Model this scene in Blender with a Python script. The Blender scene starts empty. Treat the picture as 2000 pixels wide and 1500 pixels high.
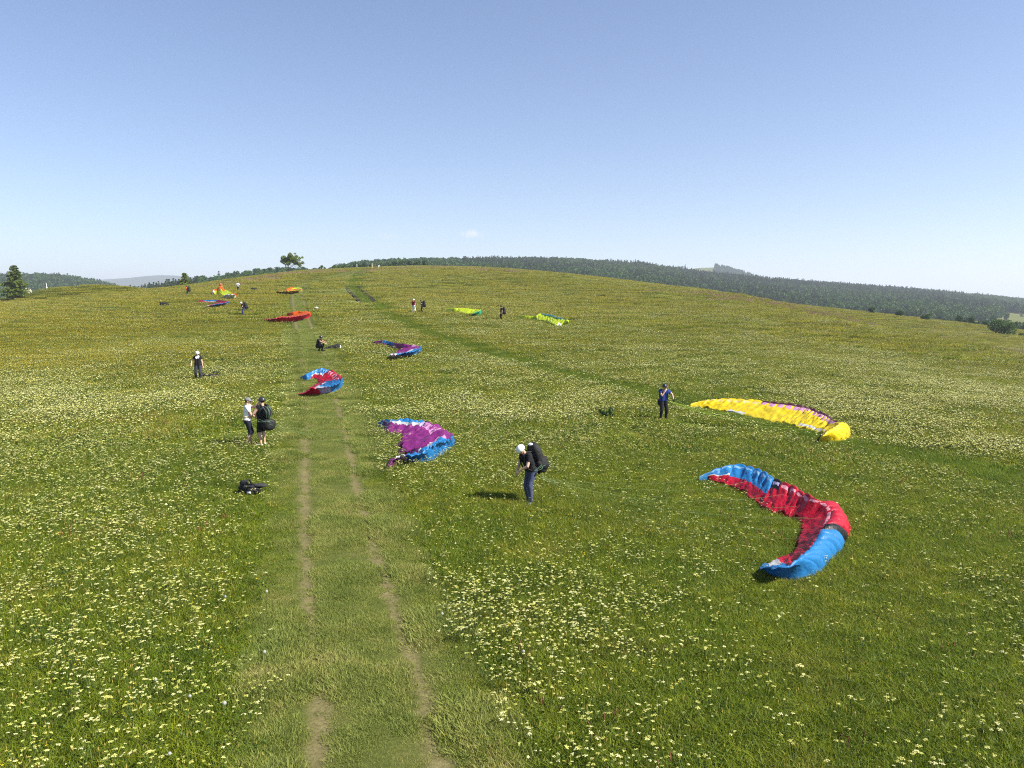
import bpy, bmesh, math, random
import numpy as np
from mathutils import Vector, Matrix, noise as mnoise

random.seed(7)
RNG = np.random.default_rng(11)
SC = bpy.context.scene
COL = SC.collection

# ------------------------------------------------------------------ camera
F_PX, PITCH = 1522.0, math.atan(160 / 1522.0)
CAM = np.array([0.0, 0.0, 6.0])
cam_data = bpy.data.cameras.new('camera')
cam_data.sensor_width = 36.0
cam_data.lens = F_PX * 36.0 / 2000.0
cam_data.clip_start, cam_data.clip_end = 0.1, 20000
cam = bpy.data.objects.new('camera', cam_data)
COL.objects.link(cam)
cam.location = CAM
cam.rotation_euler = (math.pi / 2 - PITCH, 0, 0)
SC.camera = cam

# ------------------------------------------------------------------ sun and sky
SUN_EL, SUN_AZ = math.radians(43), math.radians(106)      # azimuth clockwise from +Y (view direction)
sun_dir = Vector((math.sin(SUN_AZ) * math.cos(SUN_EL), math.cos(SUN_AZ) * math.cos(SUN_EL), math.sin(SUN_EL)))
sl = bpy.data.lights.new('sun', 'SUN')
sl.energy, sl.angle, sl.color = 5.0, math.radians(0.53), (1.0, 0.95, 0.86)
sun = bpy.data.objects.new('sun', sl)
COL.objects.link(sun)
sun.rotation_euler = (-sun_dir).to_track_quat('-Z', 'Y').to_euler()

world = bpy.data.worlds.new('World')
SC.world = world
world.use_nodes = True
wt = world.node_tree
wt.nodes.clear()
sky = wt.nodes.new('ShaderNodeTexSky')
sky.sky_type = 'NISHITA'
sky.sun_disc = False
sky.sun_elevation, sky.sun_rotation = SUN_EL, SUN_AZ
sky.altitude, sky.air_density, sky.dust_density, sky.ozone_density = 900, 1.0, 0.7, 2.5
bg = wt.nodes.new('ShaderNodeBackground')
bg.inputs['Strength'].default_value = 0.073
wo = wt.nodes.new('ShaderNodeOutputWorld')
tint = wt.nodes.new('ShaderNodeMix'); tint.data_type, tint.blend_type = 'RGBA', 'MULTIPLY'
tint.inputs[0].default_value = 1.0
tint.inputs[7].default_value = (1.0, 0.955, 1.0, 1)
wt.links.new(sky.outputs[0], tint.inputs[6])
sky_out = tint.outputs[2]
# a few faint fair-weather cloud puffs low over the hill
_tc = wt.nodes.new('ShaderNodeTexCoord').outputs['Generated']
_nz = wt.nodes.new('ShaderNodeTexNoise'); _nz.inputs['Scale'].default_value, _nz.inputs['Detail'].default_value = 90, 4
wt.links.new(_tc, _nz.inputs['Vector'])
def _wm(op, a, b=0.0, clamp=False):
    n = wt.nodes.new('ShaderNodeMath'); n.operation, n.use_clamp = op, clamp
    for s_, v_ in ((n.inputs[0], a), (n.inputs[1], b)):
        if hasattr(v_, 'is_output'): wt.links.new(v_, s_)
        else: s_.default_value = v_
    return n.outputs[0]
for u_, v_, rx, rz_, amt in ((917, 457, 0.010, 0.0075, 0.75), (930, 459, 0.017, 0.006, 0.2), (755, 461, 0.014, 0.006, 0.25), (822, 452, 0.008, 0.003, 0.10), (28, 447, 0.016, 0.003, 0.14), (385, 486, 0.018, 0.003, 0.10), (160, 492, 0.012, 0.003, 0.08)):
    dx, dz = (u_ - 1000) / F_PX, (750 - v_) / F_PX
    c_ = Vector((dx, math.cos(PITCH) + dz * math.sin(PITCH), dz * math.cos(PITCH) - math.sin(PITCH))).normalized()
    sb = wt.nodes.new('ShaderNodeVectorMath'); sb.operation = 'SUBTRACT'; wt.links.new(_tc, sb.inputs[0]); sb.inputs[1].default_value = c_
    ml = wt.nodes.new('ShaderNodeVectorMath'); ml.operation = 'MULTIPLY'; wt.links.new(sb.outputs[0], ml.inputs[0]); ml.inputs[1].default_value = (1 / rx, 1 / rx, 1 / rz_)
    ln = wt.nodes.new('ShaderNodeVectorMath'); ln.operation = 'LENGTH'; wt.links.new(ml.outputs[0], ln.inputs[0])
    f_ = _wm('SUBTRACT', 1.0, _wm('ADD', ln.outputs['Value'], _wm('MULTIPLY', _wm('SUBTRACT', _nz.outputs['Fac'], 0.5), 1.6)), True)
    f_ = _wm('MULTIPLY', f_, amt)
    cm = wt.nodes.new('ShaderNodeMix'); cm.data_type = 'RGBA'
    wt.links.new(f_, cm.inputs[0]); wt.links.new(sky_out, cm.inputs[6]); cm.inputs[7].default_value = (6.4, 6.3, 6.4, 1)
    sky_out = cm.outputs[2]
wt.links.new(sky_out, bg.inputs[0])
wt.links.new(bg.outputs[0], wo.inputs[0])

world.cycles.sampling_method = 'NONE'      # a smooth sky needs no light sampling; the sun lamp is sampled every time
SC.view_settings.view_transform = 'Standard'
SC.view_settings.look = 'None'
SC.view_settings.exposure = 1.2
SC.view_settings.gamma = 1.0
SC.view_settings.use_curve_mapping = False
SC.cycles.volume_bounces = 0
SC.cycles.filter_width = 1.1
SC.cycles.use_denoising = False
SC.cycles.max_bounces = 6
SC.cycles.diffuse_bounces = 3
SC.cycles.transmission_bounces = 4
SC.cycles.transparent_max_bounces = 6

# ------------------------------------------------------------------ helpers
def tag(o, label=None, cat=None, group=None, kind=None):
    if label: o['label'] = label
    if cat: o['category'] = cat
    if group: o['group'] = group
    if kind: o['kind'] = kind
    return o

def empty(name, loc=(0, 0, 0), rz=0.0):
    o = bpy.data.objects.new(name, None)
    o.empty_display_size = 0.2
    COL.objects.link(o)
    o.location = loc
    o.rotation_euler = (0, 0, rz)
    return o

def mesh_from(name, verts, faces, mats=(), parent=None, smooth=True, link=True, fmat=None):
    me = bpy.data.meshes.new(name)
    me.from_pydata([tuple(v) for v in verts], [], [tuple(f) for f in faces])
    for m in mats: me.materials.append(m)
    if fmat is not None: me.polygons.foreach_set('material_index', np.asarray(fmat, dtype=np.int32))
    if smooth: me.polygons.foreach_set('use_smooth', np.ones(len(me.polygons), dtype=bool))
    me.update()
    o = bpy.data.objects.new(name, me)
    if link: COL.objects.link(o)
    if parent is not None: o.parent = parent
    return o

class MB:
    """collects simple shapes into one mesh"""
    def __init__(s): s.v, s.f, s.m = [], [], []
    def add(s, v, f, mi=0):
        n = len(s.v)
        s.v += [tuple(p) for p in v]
        s.f += [tuple(i + n for i in q) for q in f]
        s.m += [mi] * len(f)
    def tube(s, pts, rad, seg=6, mi=0, cap=True):
        pts = [Vector(p) for p in pts]
        if not hasattr(rad, '__len__'): rad = [rad] * len(pts)
        v, f = [], []
        up = None
        for i, p in enumerate(pts):
            d = (pts[min(i + 1, len(pts) - 1)] - pts[max(i - 1, 0)])
            d = d.normalized() if d.length > 1e-9 else Vector((0, 0, 1))
            if up is None or abs(up.dot(d)) > 0.95: up = d.orthogonal().normalized()
            a = (up - d * up.dot(d)).normalized(); up = a
            b = d.cross(a)
            for k in range(seg):
                t = 2 * math.pi * k / seg
                v.append(p + (a * math.cos(t) + b * math.sin(t)) * rad[i])
        for i in range(len(pts) - 1):
            for k in range(seg):
                k2 = (k + 1) % seg
                f.append((i * seg + k, i * seg + k2, (i + 1) * seg + k2, (i + 1) * seg + k))
        if cap:
            f.append(tuple(range(seg - 1, -1, -1)))
            f.append(tuple((len(pts) - 1) * seg + k for k in range(seg)))
        s.add(v, f, mi)
    def ball(s, c, r, seg=12, rings=8, mi=0, fn=None, p=1.0):
        """ellipsoid (p<1 boxier); fn(unit_dir)->scale"""
        if not hasattr(r, '__len__'): r = (r, r, r)
        c = Vector(c)
        v, f = [], []
        sg = lambda x: math.copysign(abs(x) ** p, x)
        for i in range(rings + 1):
            ph = math.pi * i / rings
            for k in range(seg):
                t = 2 * math.pi * k / seg
                d = Vector((sg(math.sin(ph)) * sg(math.cos(t)), sg(math.sin(ph)) * sg(math.sin(t)), sg(math.cos(ph))))
                q = fn(d) if fn else 1.0
                v.append(c + Vector((d.x * r[0], d.y * r[1], d.z * r[2])) * q)
        for i in range(rings):
            for k in range(seg):
                k2 = (k + 1) % seg
                f.append((i * seg + k, (i + 1) * seg + k, (i + 1) * seg + k2, i * seg + k2))
        s.add(v, f, mi)
    def box(s, c, h, mi=0):
        x, y, z = c; a, b, d = h
        v = [(x + i * a, y + j * b, z + k * d) for i in (-1, 1) for j in (-1, 1) for k in (-1, 1)]
        s.add(v, [(0, 1, 3, 2), (4, 6, 7, 5), (0, 4, 5, 1), (2, 3, 7, 6), (0, 2, 6, 4), (1, 5, 7, 3)], mi)
    def build(s, name, mats, parent=None, smooth=True, link=True, xf=None):
        v = s.v if xf is None else [tuple(xf @ Vector(p)) for p in s.v]
        if not isinstance(mats, (list, tuple)): mats = [mats]
        return mesh_from(name, v, s.f, mats, parent, smooth, link, s.m)

# --- materials
def srgb(r, g, b):
    f = lambda c: (c / 255) / 12.92 if c / 255 <= 0.04045 else ((c / 255 + 0.055) / 1.055) ** 2.4
    return (f(r), f(g), f(b), 1.0)

def nodemat(name):
    m = bpy.data.materials.new(name)
    m.use_nodes = True
    nt = m.node_tree
    return m, nt, nt.nodes['Principled BSDF'], nt.nodes['Material Output']

def N(nt, t, **kw):
    n = nt.nodes.new(t)
    for k, v in kw.items():
        if k.startswith('i_'):
            n.inputs[k[2:].replace('_', ' ')].default_value = v
        else: setattr(n, k, v)
    return n

def ramp(nt, src, stops, interp='LINEAR'):
    n = nt.nodes.new('ShaderNodeValToRGB')
    cr = n.color_ramp
    cr.interpolation = interp
    while len(cr.elements) > 1: cr.elements.remove(cr.elements[-1])
    cr.elements[0].position, cr.elements[0].color = stops[0][0], stops[0][1]
    for p, c in stops[1:]:
        e = cr.elements.new(p); e.color = c
    nt.links.new(src, n.inputs[0])
    return n.outputs[0]

def mixc(nt, fac, a, b, mode='MIX'):
    n = nt.nodes.new('ShaderNodeMix')
    n.data_type, n.blend_type = 'RGBA', mode
    for s, v in ((n.inputs[0], fac), (n.inputs[6], a), (n.inputs[7], b)):
        if hasattr(v, 'is_output'): nt.links.new(v, s)
        else: s.default_value = v
    return n.outputs[2]

def math_(nt, op, a, b=0.0, clamp=False):
    n = nt.nodes.new('ShaderNodeMath')
    n.operation, n.use_clamp = op, clamp
    for s, v in ((n.inputs[0], a), (n.inputs[1], b)):
        if hasattr(v, 'is_output'): nt.links.new(v, s)
        else: s.default_value = v
    return n.outputs[0]

def noise_tex(nt, vec, scale, detail=3, rough=0.55):
    n = nt.nodes.new('ShaderNodeTexNoise')
    n.inputs['Scale'].default_value, n.inputs['Detail'].default_value, n.inputs['Roughness'].default_value = scale, detail, rough
    if vec is not None: nt.links.new(vec, n.inputs['Vector'])
    return n.outputs['Fac']

def leafy(name, colour_fn, trans=0.35, rough=0.6, spec=0.25):
    """principled + translucent, colour from colour_fn(nt)"""
    m, nt, p, out = nodemat(name)
    c = colour_fn(nt)
    p.inputs['Roughness'].default_value = rough
    p.inputs['Specular IOR Level'].default_value = spec
    tr = nt.nodes.new('ShaderNodeBsdfTranslucent')
    mx = nt.nodes.new('ShaderNodeMixShader')
    mx.inputs[0].default_value = trans
    if hasattr(c, 'is_output'):
        nt.links.new(c, p.inputs['Base Color']); nt.links.new(c, tr.inputs[0])
    else:
        p.inputs['Base Color'].default_value = c; tr.inputs[0].default_value = c
    nt.links.new(p.outputs[0], mx.inputs[1]); nt.links.new(tr.outputs[0], mx.inputs[2])
    nt.links.new(mx.outputs[0], out.inputs[0])
    return m

def plain(name, col, rough=0.7, spec=0.3, var=0.15, scale=9.0, bump=0.0, bscale=40.0):
    m, nt, p, out = nodemat(name)
    tc = nt.nodes.new('ShaderNodeTexCoord').outputs['Object']
    n = noise_tex(nt, tc, scale, 4)
    d = tuple(c * (1 - var) for c in col[:3]) + (1,)
    l = tuple(min(1, c * (1 + var)) for c in col[:3]) + (1,)
    nt.links.new(ramp(nt, n, [(0.3, d), (0.7, l)]), p.inputs['Base Color'])
    p.inputs['Roughness'].default_value = rough
    p.inputs['Specular IOR Level'].default_value = spec
    if bump:
        b = nt.nodes.new('ShaderNodeBump')
        b.inputs['Strength'].default_value = bump
        b.inputs['Distance'].default_value = 0.02
        nt.links.new(noise_tex(nt, tc, bscale, 4), b.inputs['Height'])
        nt.links.new(b.outputs[0], p.inputs['Normal'])
    return m

# --- numpy value noise
_perm = RNG.permutation(4096)
_vals = RNG.random(4096)
def _h(ix, iy): return _vals[(_perm[(ix * 73 + iy * 1931) & 4095] + iy * 17 + ix) & 4095]
def vnoise(x, y):
    x = np.asarray(x, float); y = np.asarray(y, float)
    ix, iy = np.floor(x).astype(int), np.floor(y).astype(int)
    fx, fy = x - ix, y - iy
    fx, fy = fx * fx * (3 - 2 * fx), fy * fy * (3 - 2 * fy)
    return ((_h(ix, iy) * (1 - fx) + _h(ix + 1, iy) * fx) * (1 - fy) +
            (_h(ix, iy + 1) * (1 - fx) + _h(ix + 1, iy + 1) * fx) * fy)
def fbm(x, y, f, o=3):
    s = np.zeros(np.shape(x)); a, t = 1.0, 0.0
    for k in range(o):
        s += a * vnoise(np.asarray(x) * f + 31.7 * k, np.asarray(y) * f + 11.3 * k); t += a
        a *= 0.5; f *= 2.03
    return s / t
def sstep(a, b, x): 
    t = np.clip((np.asarray(x, float) - a) / (b - a), 0, 1)
    return t * t * (3 - 2 * t)

# ------------------------------------------------------------------ the lie of the land
CP, SP = math.cos(PITCH), math.sin(PITCH)
def ray(u, v):
    d = np.array([u - 1000.0, (750.0 - v) * SP + F_PX * CP, (750.0 - v) * CP - F_PX * SP])
    return d / np.linalg.norm(d)
def at_depth(u, v, y):
    d = ray(u, v)
    return CAM + d * (y / d[1])

# surveyed points (image column, row, metres ahead), read off the heights of the people standing there
SURVEY = [(1035, 987, 21.4), (500, 873, 27), (1295, 823, 36.5), (388, 745, 46), (1540, 1137, 16.3), (1450, 945, 25),
    (626, 687, 56), (760, 700, 56), (476, 617, 96), (807, 612, 97), (980, 627, 92), (367, 579, 130), (465, 570, 140), (727, 525, 222),
    (1060, 634, 88), (560, 628, 90), (565, 572, 140), (620, 770, 40), (1650, 860, 32.5), (120, 950, 22.5), (0, 690, 66), (0, 610, 118), (60, 592, 150),
    (250, 571.5, 178), (400, 555, 200), (560, 533, 222), (670, 526, 232), (800, 521, 245), (1000, 527, 255), (1200, 547, 235), (1400, 574, 205),
    (1400, 640, 100), (1700, 720, 64), (1900, 800, 42), (2000, 1000, 21.5), (1250, 600, 130), (1000, 570, 155), (760, 560, 150), (700, 545, 175), (640, 548, 175), (590, 560, 155),
    (1520, 590, 172), (1586, 614, 150), (1640, 626, 138), (1760, 647, 120), (1880, 671, 106), (2000, 695, 96),
    (1500, 620, 118), (1640, 665, 96), (1800, 710, 76), (1900, 735, 66), 
    (1670, 634, 160), (1790, 656, 144), (1910, 681, 130), (2030, 706, 120),
    (250, 574, 202), (400, 558, 226), (560, 536, 248), (670, 529, 258), (800, 524, 272), (1000, 530, 284), (1200, 550, 262), (1400, 577, 230), (60, 590, 185), (-200, 600, 150),
    (1640, 608, 215), (1700, 613, 228), (1760, 620, 225), (1805, 627, 222), (1850, 631, 215), (1940, 645, 200), (2000, 660, 185), (1960, 655, 178), (1800, 645, 185), (1700, 628, 190)]
PTS = [tuple(at_depth(*s)) for s in SURVEY]
PTS += [(0, 0, 0.35), (-14, 0, 0.7), (14, 0, 0.1), (-4, 9.4, 0.36), (6, 9.4, 0.3), (0, -25, 0.2), (-40, -20, 1.6), (40, -20, -0.6), (-60, 20, 1.9), (50, 20, -0.9), (-90, 60, 3.0), (0, -60, 0), (80, -60, -1), (-80, -60, 2), (110, 60, -3.6), (150, 130, -6), (-160, 130, 6)]
PTS = np.array(PTS)
def _tps_fit(P, lam=4.0):
    S = 50.0
    xy = P[:, :2] / S
    r2 = ((xy[:, None] - xy[None]) ** 2).sum(-1)
    K = 0.5 * r2 * np.log(r2 + 1e-12)
    n = len(P)
    A = np.zeros((n + 3, n + 3))
    A[:n, :n] = K + np.eye(n) * lam * 1e-3
    A[:n, n], A[:n, n + 1:] = 1, xy
    A[n, :n], A[n + 1:, :n] = 1, xy.T
    b = np.concatenate([P[:, 2], np.zeros(3)])
    return np.linalg.solve(A, b), xy, S
_w, _cxy, _S = _tps_fit(PTS)
# distance of the brow of the hill for each bearing; beyond it the ground falls into the valley
_brow_u = np.array([-1500, -600, 0, 60, 250, 400, 560, 670, 800, 1000, 1200, 1400, 1520, 1586, 1700, 1850, 2000, 2300, 3500])
_brow_d = np.array([150, 160, 175, 178, 186, 205, 228, 238, 252, 262, 242, 214, 222, 226, 236, 226, 196, 180, 150.0])
_brow_t = (_brow_u - 1000) / (F_PX * CP + 160 * SP)
VALLEY = -75.0
def H(x, y):
    x = np.asarray(x, float); y = np.asarray(y, float)
    sh = x.shape
    x = x.ravel(); y = y.ravel()
    z = np.empty(len(x))
    for i in range(0, len(x), 20000):
        q = np.stack([x[i:i + 20000], y[i:i + 20000]], 1) / _S
        rr = np.hypot(q[:, 0], q[:, 1]) * _S
        q = q * np.minimum(1, 290 / np.maximum(rr, 1e-6))[:, None]
        r2 = ((q[:, None] - _cxy[None]) ** 2).sum(-1)
        z[i:i + 20000] = (0.5 * r2 * np.log(r2 + 1e-12)) @ _w[:-3] + _w[-3] + q @ _w[-2:]
    r = np.hypot(x, y)
    t = np.where(y > 1, x / np.maximum(y, 1), np.where(x > 0, 9, -9))
    b = np.interp(t, _brow_t, _brow_d)
    dep = np.where(y > 1, y, r)
    dep = np.where(np.abs(t) > 1.2, r * 0.9, dep)
    # gently rounding brow, then the valley
    over = np.maximum(0, dep - b)
    z = z - 0.0016 * over ** 2 * (over < 60) - np.where(over >= 60, 5.76 + 0.192 * (over - 60), 0)
    k = sstep(b + 60, b + 420, dep)
    z = z * (1 - k) + VALLEY * k
    z = z + 2.3 * np.exp(-(((x + 97) / 10.5) ** 4 + ((y - 176) / 7.0) ** 2)) + 0.95 * np.exp(-(((x + 118) / 16.0) ** 4 + ((y - 174) / 6.0) ** 2))
    return z.reshape(sh)
# a shallow trough behind the shoulder of the hill on the right
_trough = np.array([list(at_depth(u_, v_, d_ + 19)[:2]) for u_, v_, d_ in ((1500, 586, 176), (1586, 614, 150), (1640, 626, 138), (1760, 647, 120), (1880, 671, 106), (2000, 695, 96), (2150, 730, 84))])
_H0 = H
def H(x, y):
    z = _H0(x, y)
    xf, yf = np.asarray(x, float).ravel(), np.asarray(y, float).ravel()
    d2 = np.full(xf.shape, 1e9); w_ = np.zeros(xf.shape)
    for a_, b_, w0, w1 in zip(_trough[:-1], _trough[1:], (0, .5, .9, 1, 1, 1), (.5, .9, 1, 1, 1, .6)):
        e_ = b_ - a_
        t_ = np.clip(((xf - a_[0]) * e_[0] + (yf - a_[1]) * e_[1]) / (e_ @ e_), 0, 1)
        q_ = (xf - a_[0] - t_ * e_[0]) ** 2 + (yf - a_[1] - t_ * e_[1]) ** 2
        w_ = np.where(q_ < d2, w0 + (w1 - w0) * t_, w_); d2 = np.minimum(d2, q_)
    return z - (2.4 * w_ * np.exp(-d2 / 11.0 ** 2)).reshape(np.shape(z))
def H1(x, y): return float(H(np.array([x]), np.array([y]))[0])

# fast lookup of H in a polar table
_lr = np.linspace(math.log(4.0), math.log(420.0), 420)
_lt = np.linspace(-1.25, 1.25, 420)
_R, _T = np.meshgrid(np.exp(_lr), _lt, indexing='ij')
_HT = H(_R * np.sin(_T), _R * np.cos(_T))
def HF(x, y):
    x = np.asarray(x, float); y = np.asarray(y, float)
    r = np.clip((np.log(np.maximum(np.hypot(x, y), 4.0)) - _lr[0]) / (_lr[1] - _lr[0]), 0, 418.999)
    t = np.clip((np.arctan2(x, y) - _lt[0]) / (_lt[1] - _lt[0]), 0, 418.999)
    i, j = r.astype(int), t.astype(int)
    a, b = r - i, t - j
    return (_HT[i, j] * (1 - a) + _HT[i + 1, j] * a) * (1 - b) + (_HT[i, j + 1] * (1 - a) + _HT[i + 1, j + 1] * a) * b

def ground(u, v, h=0.0):
    """where the line of sight through an image point meets the land (raised by h)"""
    d = ray(u, v)
    s = np.exp(np.linspace(math.log(4.0), math.log(420.0), 1500))
    P = CAM[None] + d[None] * s[:, None]
    g = P[:, 2] - HF(P[:, 0], P[:, 1]) - h
    k = np.where(g < 0)[0]
    if len(k) == 0: k = [int(np.argmin(g))]
    i = max(1, k[0])
    a, b = g[i - 1], g[i]
    t = a / (a - b) if a > b else 0.5
    t = min(max(t, 0), 1)
    p = P[i - 1] * (1 - t) + P[i] * t
    return p
def gvec(u, v):
    p = ground(u, v)
    return Vector((p[0], p[1], float(HF(p[0], p[1]))))

def catmull(P, n):
    """resample a polyline of points smoothly, n samples"""
    P = np.asarray(P, float)
    k = len(P)
    t = np.linspace(0, k - 1 - 1e-9, n)
    i = t.astype(int); f = (t - i)[:, None]
    g = lambda j: P[np.clip(j, 0, k - 1)]
    p0, p1, p2, p3 = g(i - 1), g(i), g(i + 1), g(i + 2)
    return 0.5 * (2 * p1 + (p2 - p0) * f + (2 * p0 - 5 * p1 + 4 * p2 - p3) * f ** 2 + (3 * p1 - p0 - 3 * p2 + p3) * f ** 3)

def resample(P, step):
    P = np.asarray(P, float)
    d = np.concatenate([[0], np.cumsum(np.linalg.norm(np.diff(P, axis=0), axis=1))])
    n = max(2, int(d[-1] / step))
    s = np.linspace(0, d[-1], n)
    return np.stack([np.interp(s, d, P[:, k]) for k in range(P.shape[1])], 1)

# ------------------------------------------------------------------ tracks
TRACK_PX = [(735, 1500), (702, 1255), (668, 1100), (652, 1000), (641, 900), (630, 800), (613, 700), (596, 645), (587, 608), (581, 576), (587, 562), (605, 553), (640, 545), (675, 535), (712, 526)]
_tp = [ground(u, v)[:2] for u, v in TRACK_PX]
_tp = [(_tp[0][0] * 2 - _tp[1][0] * 1.0 + 0.7, -2.0)] + _tp if False else [(_tp[0][0] + 0.55, -3.0), (_tp[0][0] + 0.3, 4.0)] + _tp
TRACK = resample(catmull(_tp, 600), 0.5)
SIDE_PX = [(735, 524), (708, 533), (694, 548), (697, 565), (724, 585), (765, 612), (850, 655), (1000, 703), (1150, 743), (1330, 783), (1520, 838), (1700, 880), (1850, 910), (2000, 948), (2120, 985)]
SIDE = resample(catmull([ground(u, v)[:2] for u, v in SIDE_PX], 600), 0.7)

def dist_to(line, x, y):
    """signed distance (+ = right of travel) to a polyline given by dense samples"""
    x = np.asarray(x, float).ravel(); y = np.asarray(y, float).ravel()
    out = np.empty(len(x))
    tg = np.gradient(line, axis=0)
    tg /= np.linalg.norm(tg, axis=1)[:, None] + 1e-12
    for i in range(0, len(x), 4000):
        q = np.stack([x[i:i + 4000], y[i:i + 4000]], 1)
        d2 = ((q[:, None] - line[None]) ** 2).sum(-1)
        k = d2.argmin(1)
        dv = q - line[k]
        s = dv[:, 0] * tg[k, 1] - dv[:, 1] * tg[k, 0]
        out[i:i + 4000] = np.sqrt(d2[np.arange(len(k)), k]) * np.sign(s)
    return out

# ------------------------------------------------------------------ ground sheets
def POS(nt): return nt.nodes.new('ShaderNodeNewGeometry').outputs['Position']

def meadow_colour(nt, rnd=True, k=1.0):
    """greens of a hay meadow: lush near the launch, browner where the grass seeds on the brow"""
    pos = POS(nt)
    sx = nt.nodes.new('ShaderNodeSeparateXYZ'); nt.links.new(pos, sx.inputs[0])
    n1 = noise_tex(nt, pos, 0.07, 3, 0.6)
    n2 = noise_tex(nt, pos, 0.45, 3, 0.6)
    a = ramp(nt, n1, [(0.30, (0.085 * k, 0.145 * k, 0.010 * k, 1)), (0.5, (0.160 * k, 0.210 * k, 0.011 * k, 1)), (0.72, (0.225 * k, 0.215 * k, 0.026 * k, 1))])
    b = ramp(nt, n2, [(0.3, (0.095 * k, 0.155 * k, 0.010 * k, 1)), (0.55, (0.180 * k, 0.218 * k, 0.012 * k, 1)), (0.75, (0.26 * k, 0.215 * k, 0.05 * k, 1))])
    c = mixc(nt, 0.5, a, b)
    n4 = noise_tex(nt, pos, 1.9, 4, 0.7)
    c = mixc(nt, 1.0, c, ramp(nt, n4, [(0.28, (0.56, 0.62, 0.6, 1)), (0.72, (1.25, 1.2, 1.1, 1))]), 'MULTIPLY')
    # seeding grass further up the slope
    yf = nt.nodes.new('ShaderNodeMapRange')
    nt.links.new(sx.outputs['Y'], yf.inputs[0])
    yf.inputs[1].default_value, yf.inputs[2].default_value = 12, 125
    yf.inputs[3].default_value, yf.inputs[4].default_value = 0, 0.72
    n3 = noise_tex(nt, pos, 0.05, 4, 0.65)
    f = math_(nt, 'MULTIPLY', yf.outputs[0], ramp(nt, n3, [(0.3, (0.35, 0.35, 0.35, 1)), (0.65, (1, 1, 1, 1))]))
    c = mixc(nt, f, c, (0.222 * k, 0.202 * k, 0.018 * k, 1))
    if rnd:
        oi = nt.nodes.new('ShaderNodeObjectInfo')
        v = ramp(nt, oi.outputs['Random'], [(0.0, (0.72, 0.80, 0.7, 1)), (0.5, (1, 1, 1, 1)), (1.0, (1.3, 1.16, 1.15, 1))])
        c = mixc(nt, 1.0, c, v, 'MULTIPLY')
    return c

M = {}
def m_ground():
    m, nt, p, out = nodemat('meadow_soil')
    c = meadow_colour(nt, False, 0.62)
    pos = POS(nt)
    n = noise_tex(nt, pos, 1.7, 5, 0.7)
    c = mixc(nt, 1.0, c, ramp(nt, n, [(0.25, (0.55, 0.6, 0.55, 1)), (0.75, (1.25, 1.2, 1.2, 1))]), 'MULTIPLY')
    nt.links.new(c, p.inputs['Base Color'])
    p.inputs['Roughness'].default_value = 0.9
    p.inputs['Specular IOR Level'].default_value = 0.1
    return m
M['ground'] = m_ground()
M['grass'] = leafy('meadow_grass_blade', lambda nt: meadow_colour(nt, True, 1.26), 0.47, 0.55, 0.25)

def polar_sheet(name, radii, angs, zf, mat):
    R, T = np.meshgrid(radii, angs, indexing='ij')
    X, Y = R * np.sin(T), R * np.cos(T)
    Z = zf(X, Y)
    nr, na = R.shape
    v = np.stack([X, Y, Z], -1).reshape(-1, 3)
    i = np.arange(nr - 1)[:, None] * na
    j = np.arange(na)[None]
    j2 = (j + 1) % na
    f = np.stack([i + j, i + j2, i + na + j2, i + na + j], -1).reshape(-1, 4)[:, ::-1]
    verts = [tuple(p) for p in v] + [(0, 0, float(zf(np.array([0.0]), np.array([0.0]))[0]))]
    faces = [tuple(q) for q in f] + [(len(verts) - 1, int(k2), int(k)) for k, k2 in zip(range(na), list(range(1, na)) + [0])]
    return mesh_from(name, verts, faces, [mat])
_ang = np.concatenate([np.radians(np.arange(-44, 44.01, 0.35)), np.radians(np.arange(48, 313, 4.0))])
_rad = np.concatenate([np.exp(np.arange(math.log(2.0), math.log(460), 0.028)), np.exp(np.arange(math.log(480), math.log(9000), 0.12)), [9500.0]])
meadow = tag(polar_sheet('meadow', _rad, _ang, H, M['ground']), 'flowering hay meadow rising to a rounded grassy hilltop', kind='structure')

# beaten track with two worn ruts
def m_track():
    m, nt, p, out = nodemat('track_turf')
    at = nt.nodes.new('ShaderNodeAttribute'); at.attribute_name = 'across'
    pos = POS(nt)
    w = math_(nt, 'MULTIPLY', math_(nt, 'SUBTRACT', noise_tex(nt, pos, 1.6, 4, 0.6), 0.5), 0.45)
    a = math_(nt, 'ABSOLUTE', math_(nt, 'SUBTRACT', math_(nt, 'ABSOLUTE', at.outputs['Fac']), 0.74))
    a = math_(nt, 'ADD', a, w)
    rut = ramp(nt, a, [(0.0, (1, 1, 1, 1)), (0.08, (0.8, 0.8, 0.8, 1)), (0.24, (0, 0, 0, 1))])
    g = ramp(nt, noise_tex(nt, pos, 1.3, 5, 0.65), [(0.3, (0.050, 0.066, 0.012, 1)), (0.55, (0.076, 0.086, 0.019, 1)), (0.75, (0.10, 0.096, 0.030, 1))])
    e = ramp(nt, noise_tex(nt, pos, 2.5, 5, 0.7), [(0.3, (0.12, 0.098, 0.045, 1)), (0.7, (0.20, 0.16, 0.08, 1))])
    c = mixc(nt, math_(nt, 'MULTIPLY', rut, 0.7), g, e)
    fine = noise_tex(nt, pos, 16, 3, 0.7)
    c = mixc(nt, 1.0, c, ramp(nt, fine, [(0.3, (0.7, 0.7, 0.7, 1)), (0.7, (1.25, 1.25, 1.25, 1))]), 'MULTIPLY')
    nt.links.new(c, p.inputs['Base Color'])
    p.inputs['Roughness'].default_value = 0.95
    p.inputs['Specular IOR Level'].default_value = 0.1
    b = nt.nodes.new('ShaderNodeBump'); b.inputs['Strength'].default_value = 0.7; b.inputs['Distance'].default_value = 0.03
    nt.links.new(fine, b.inputs['Height']); nt.links.new(b.outputs[0], p.inputs['Normal'])
    return m
M['track'] = m_track()
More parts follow.
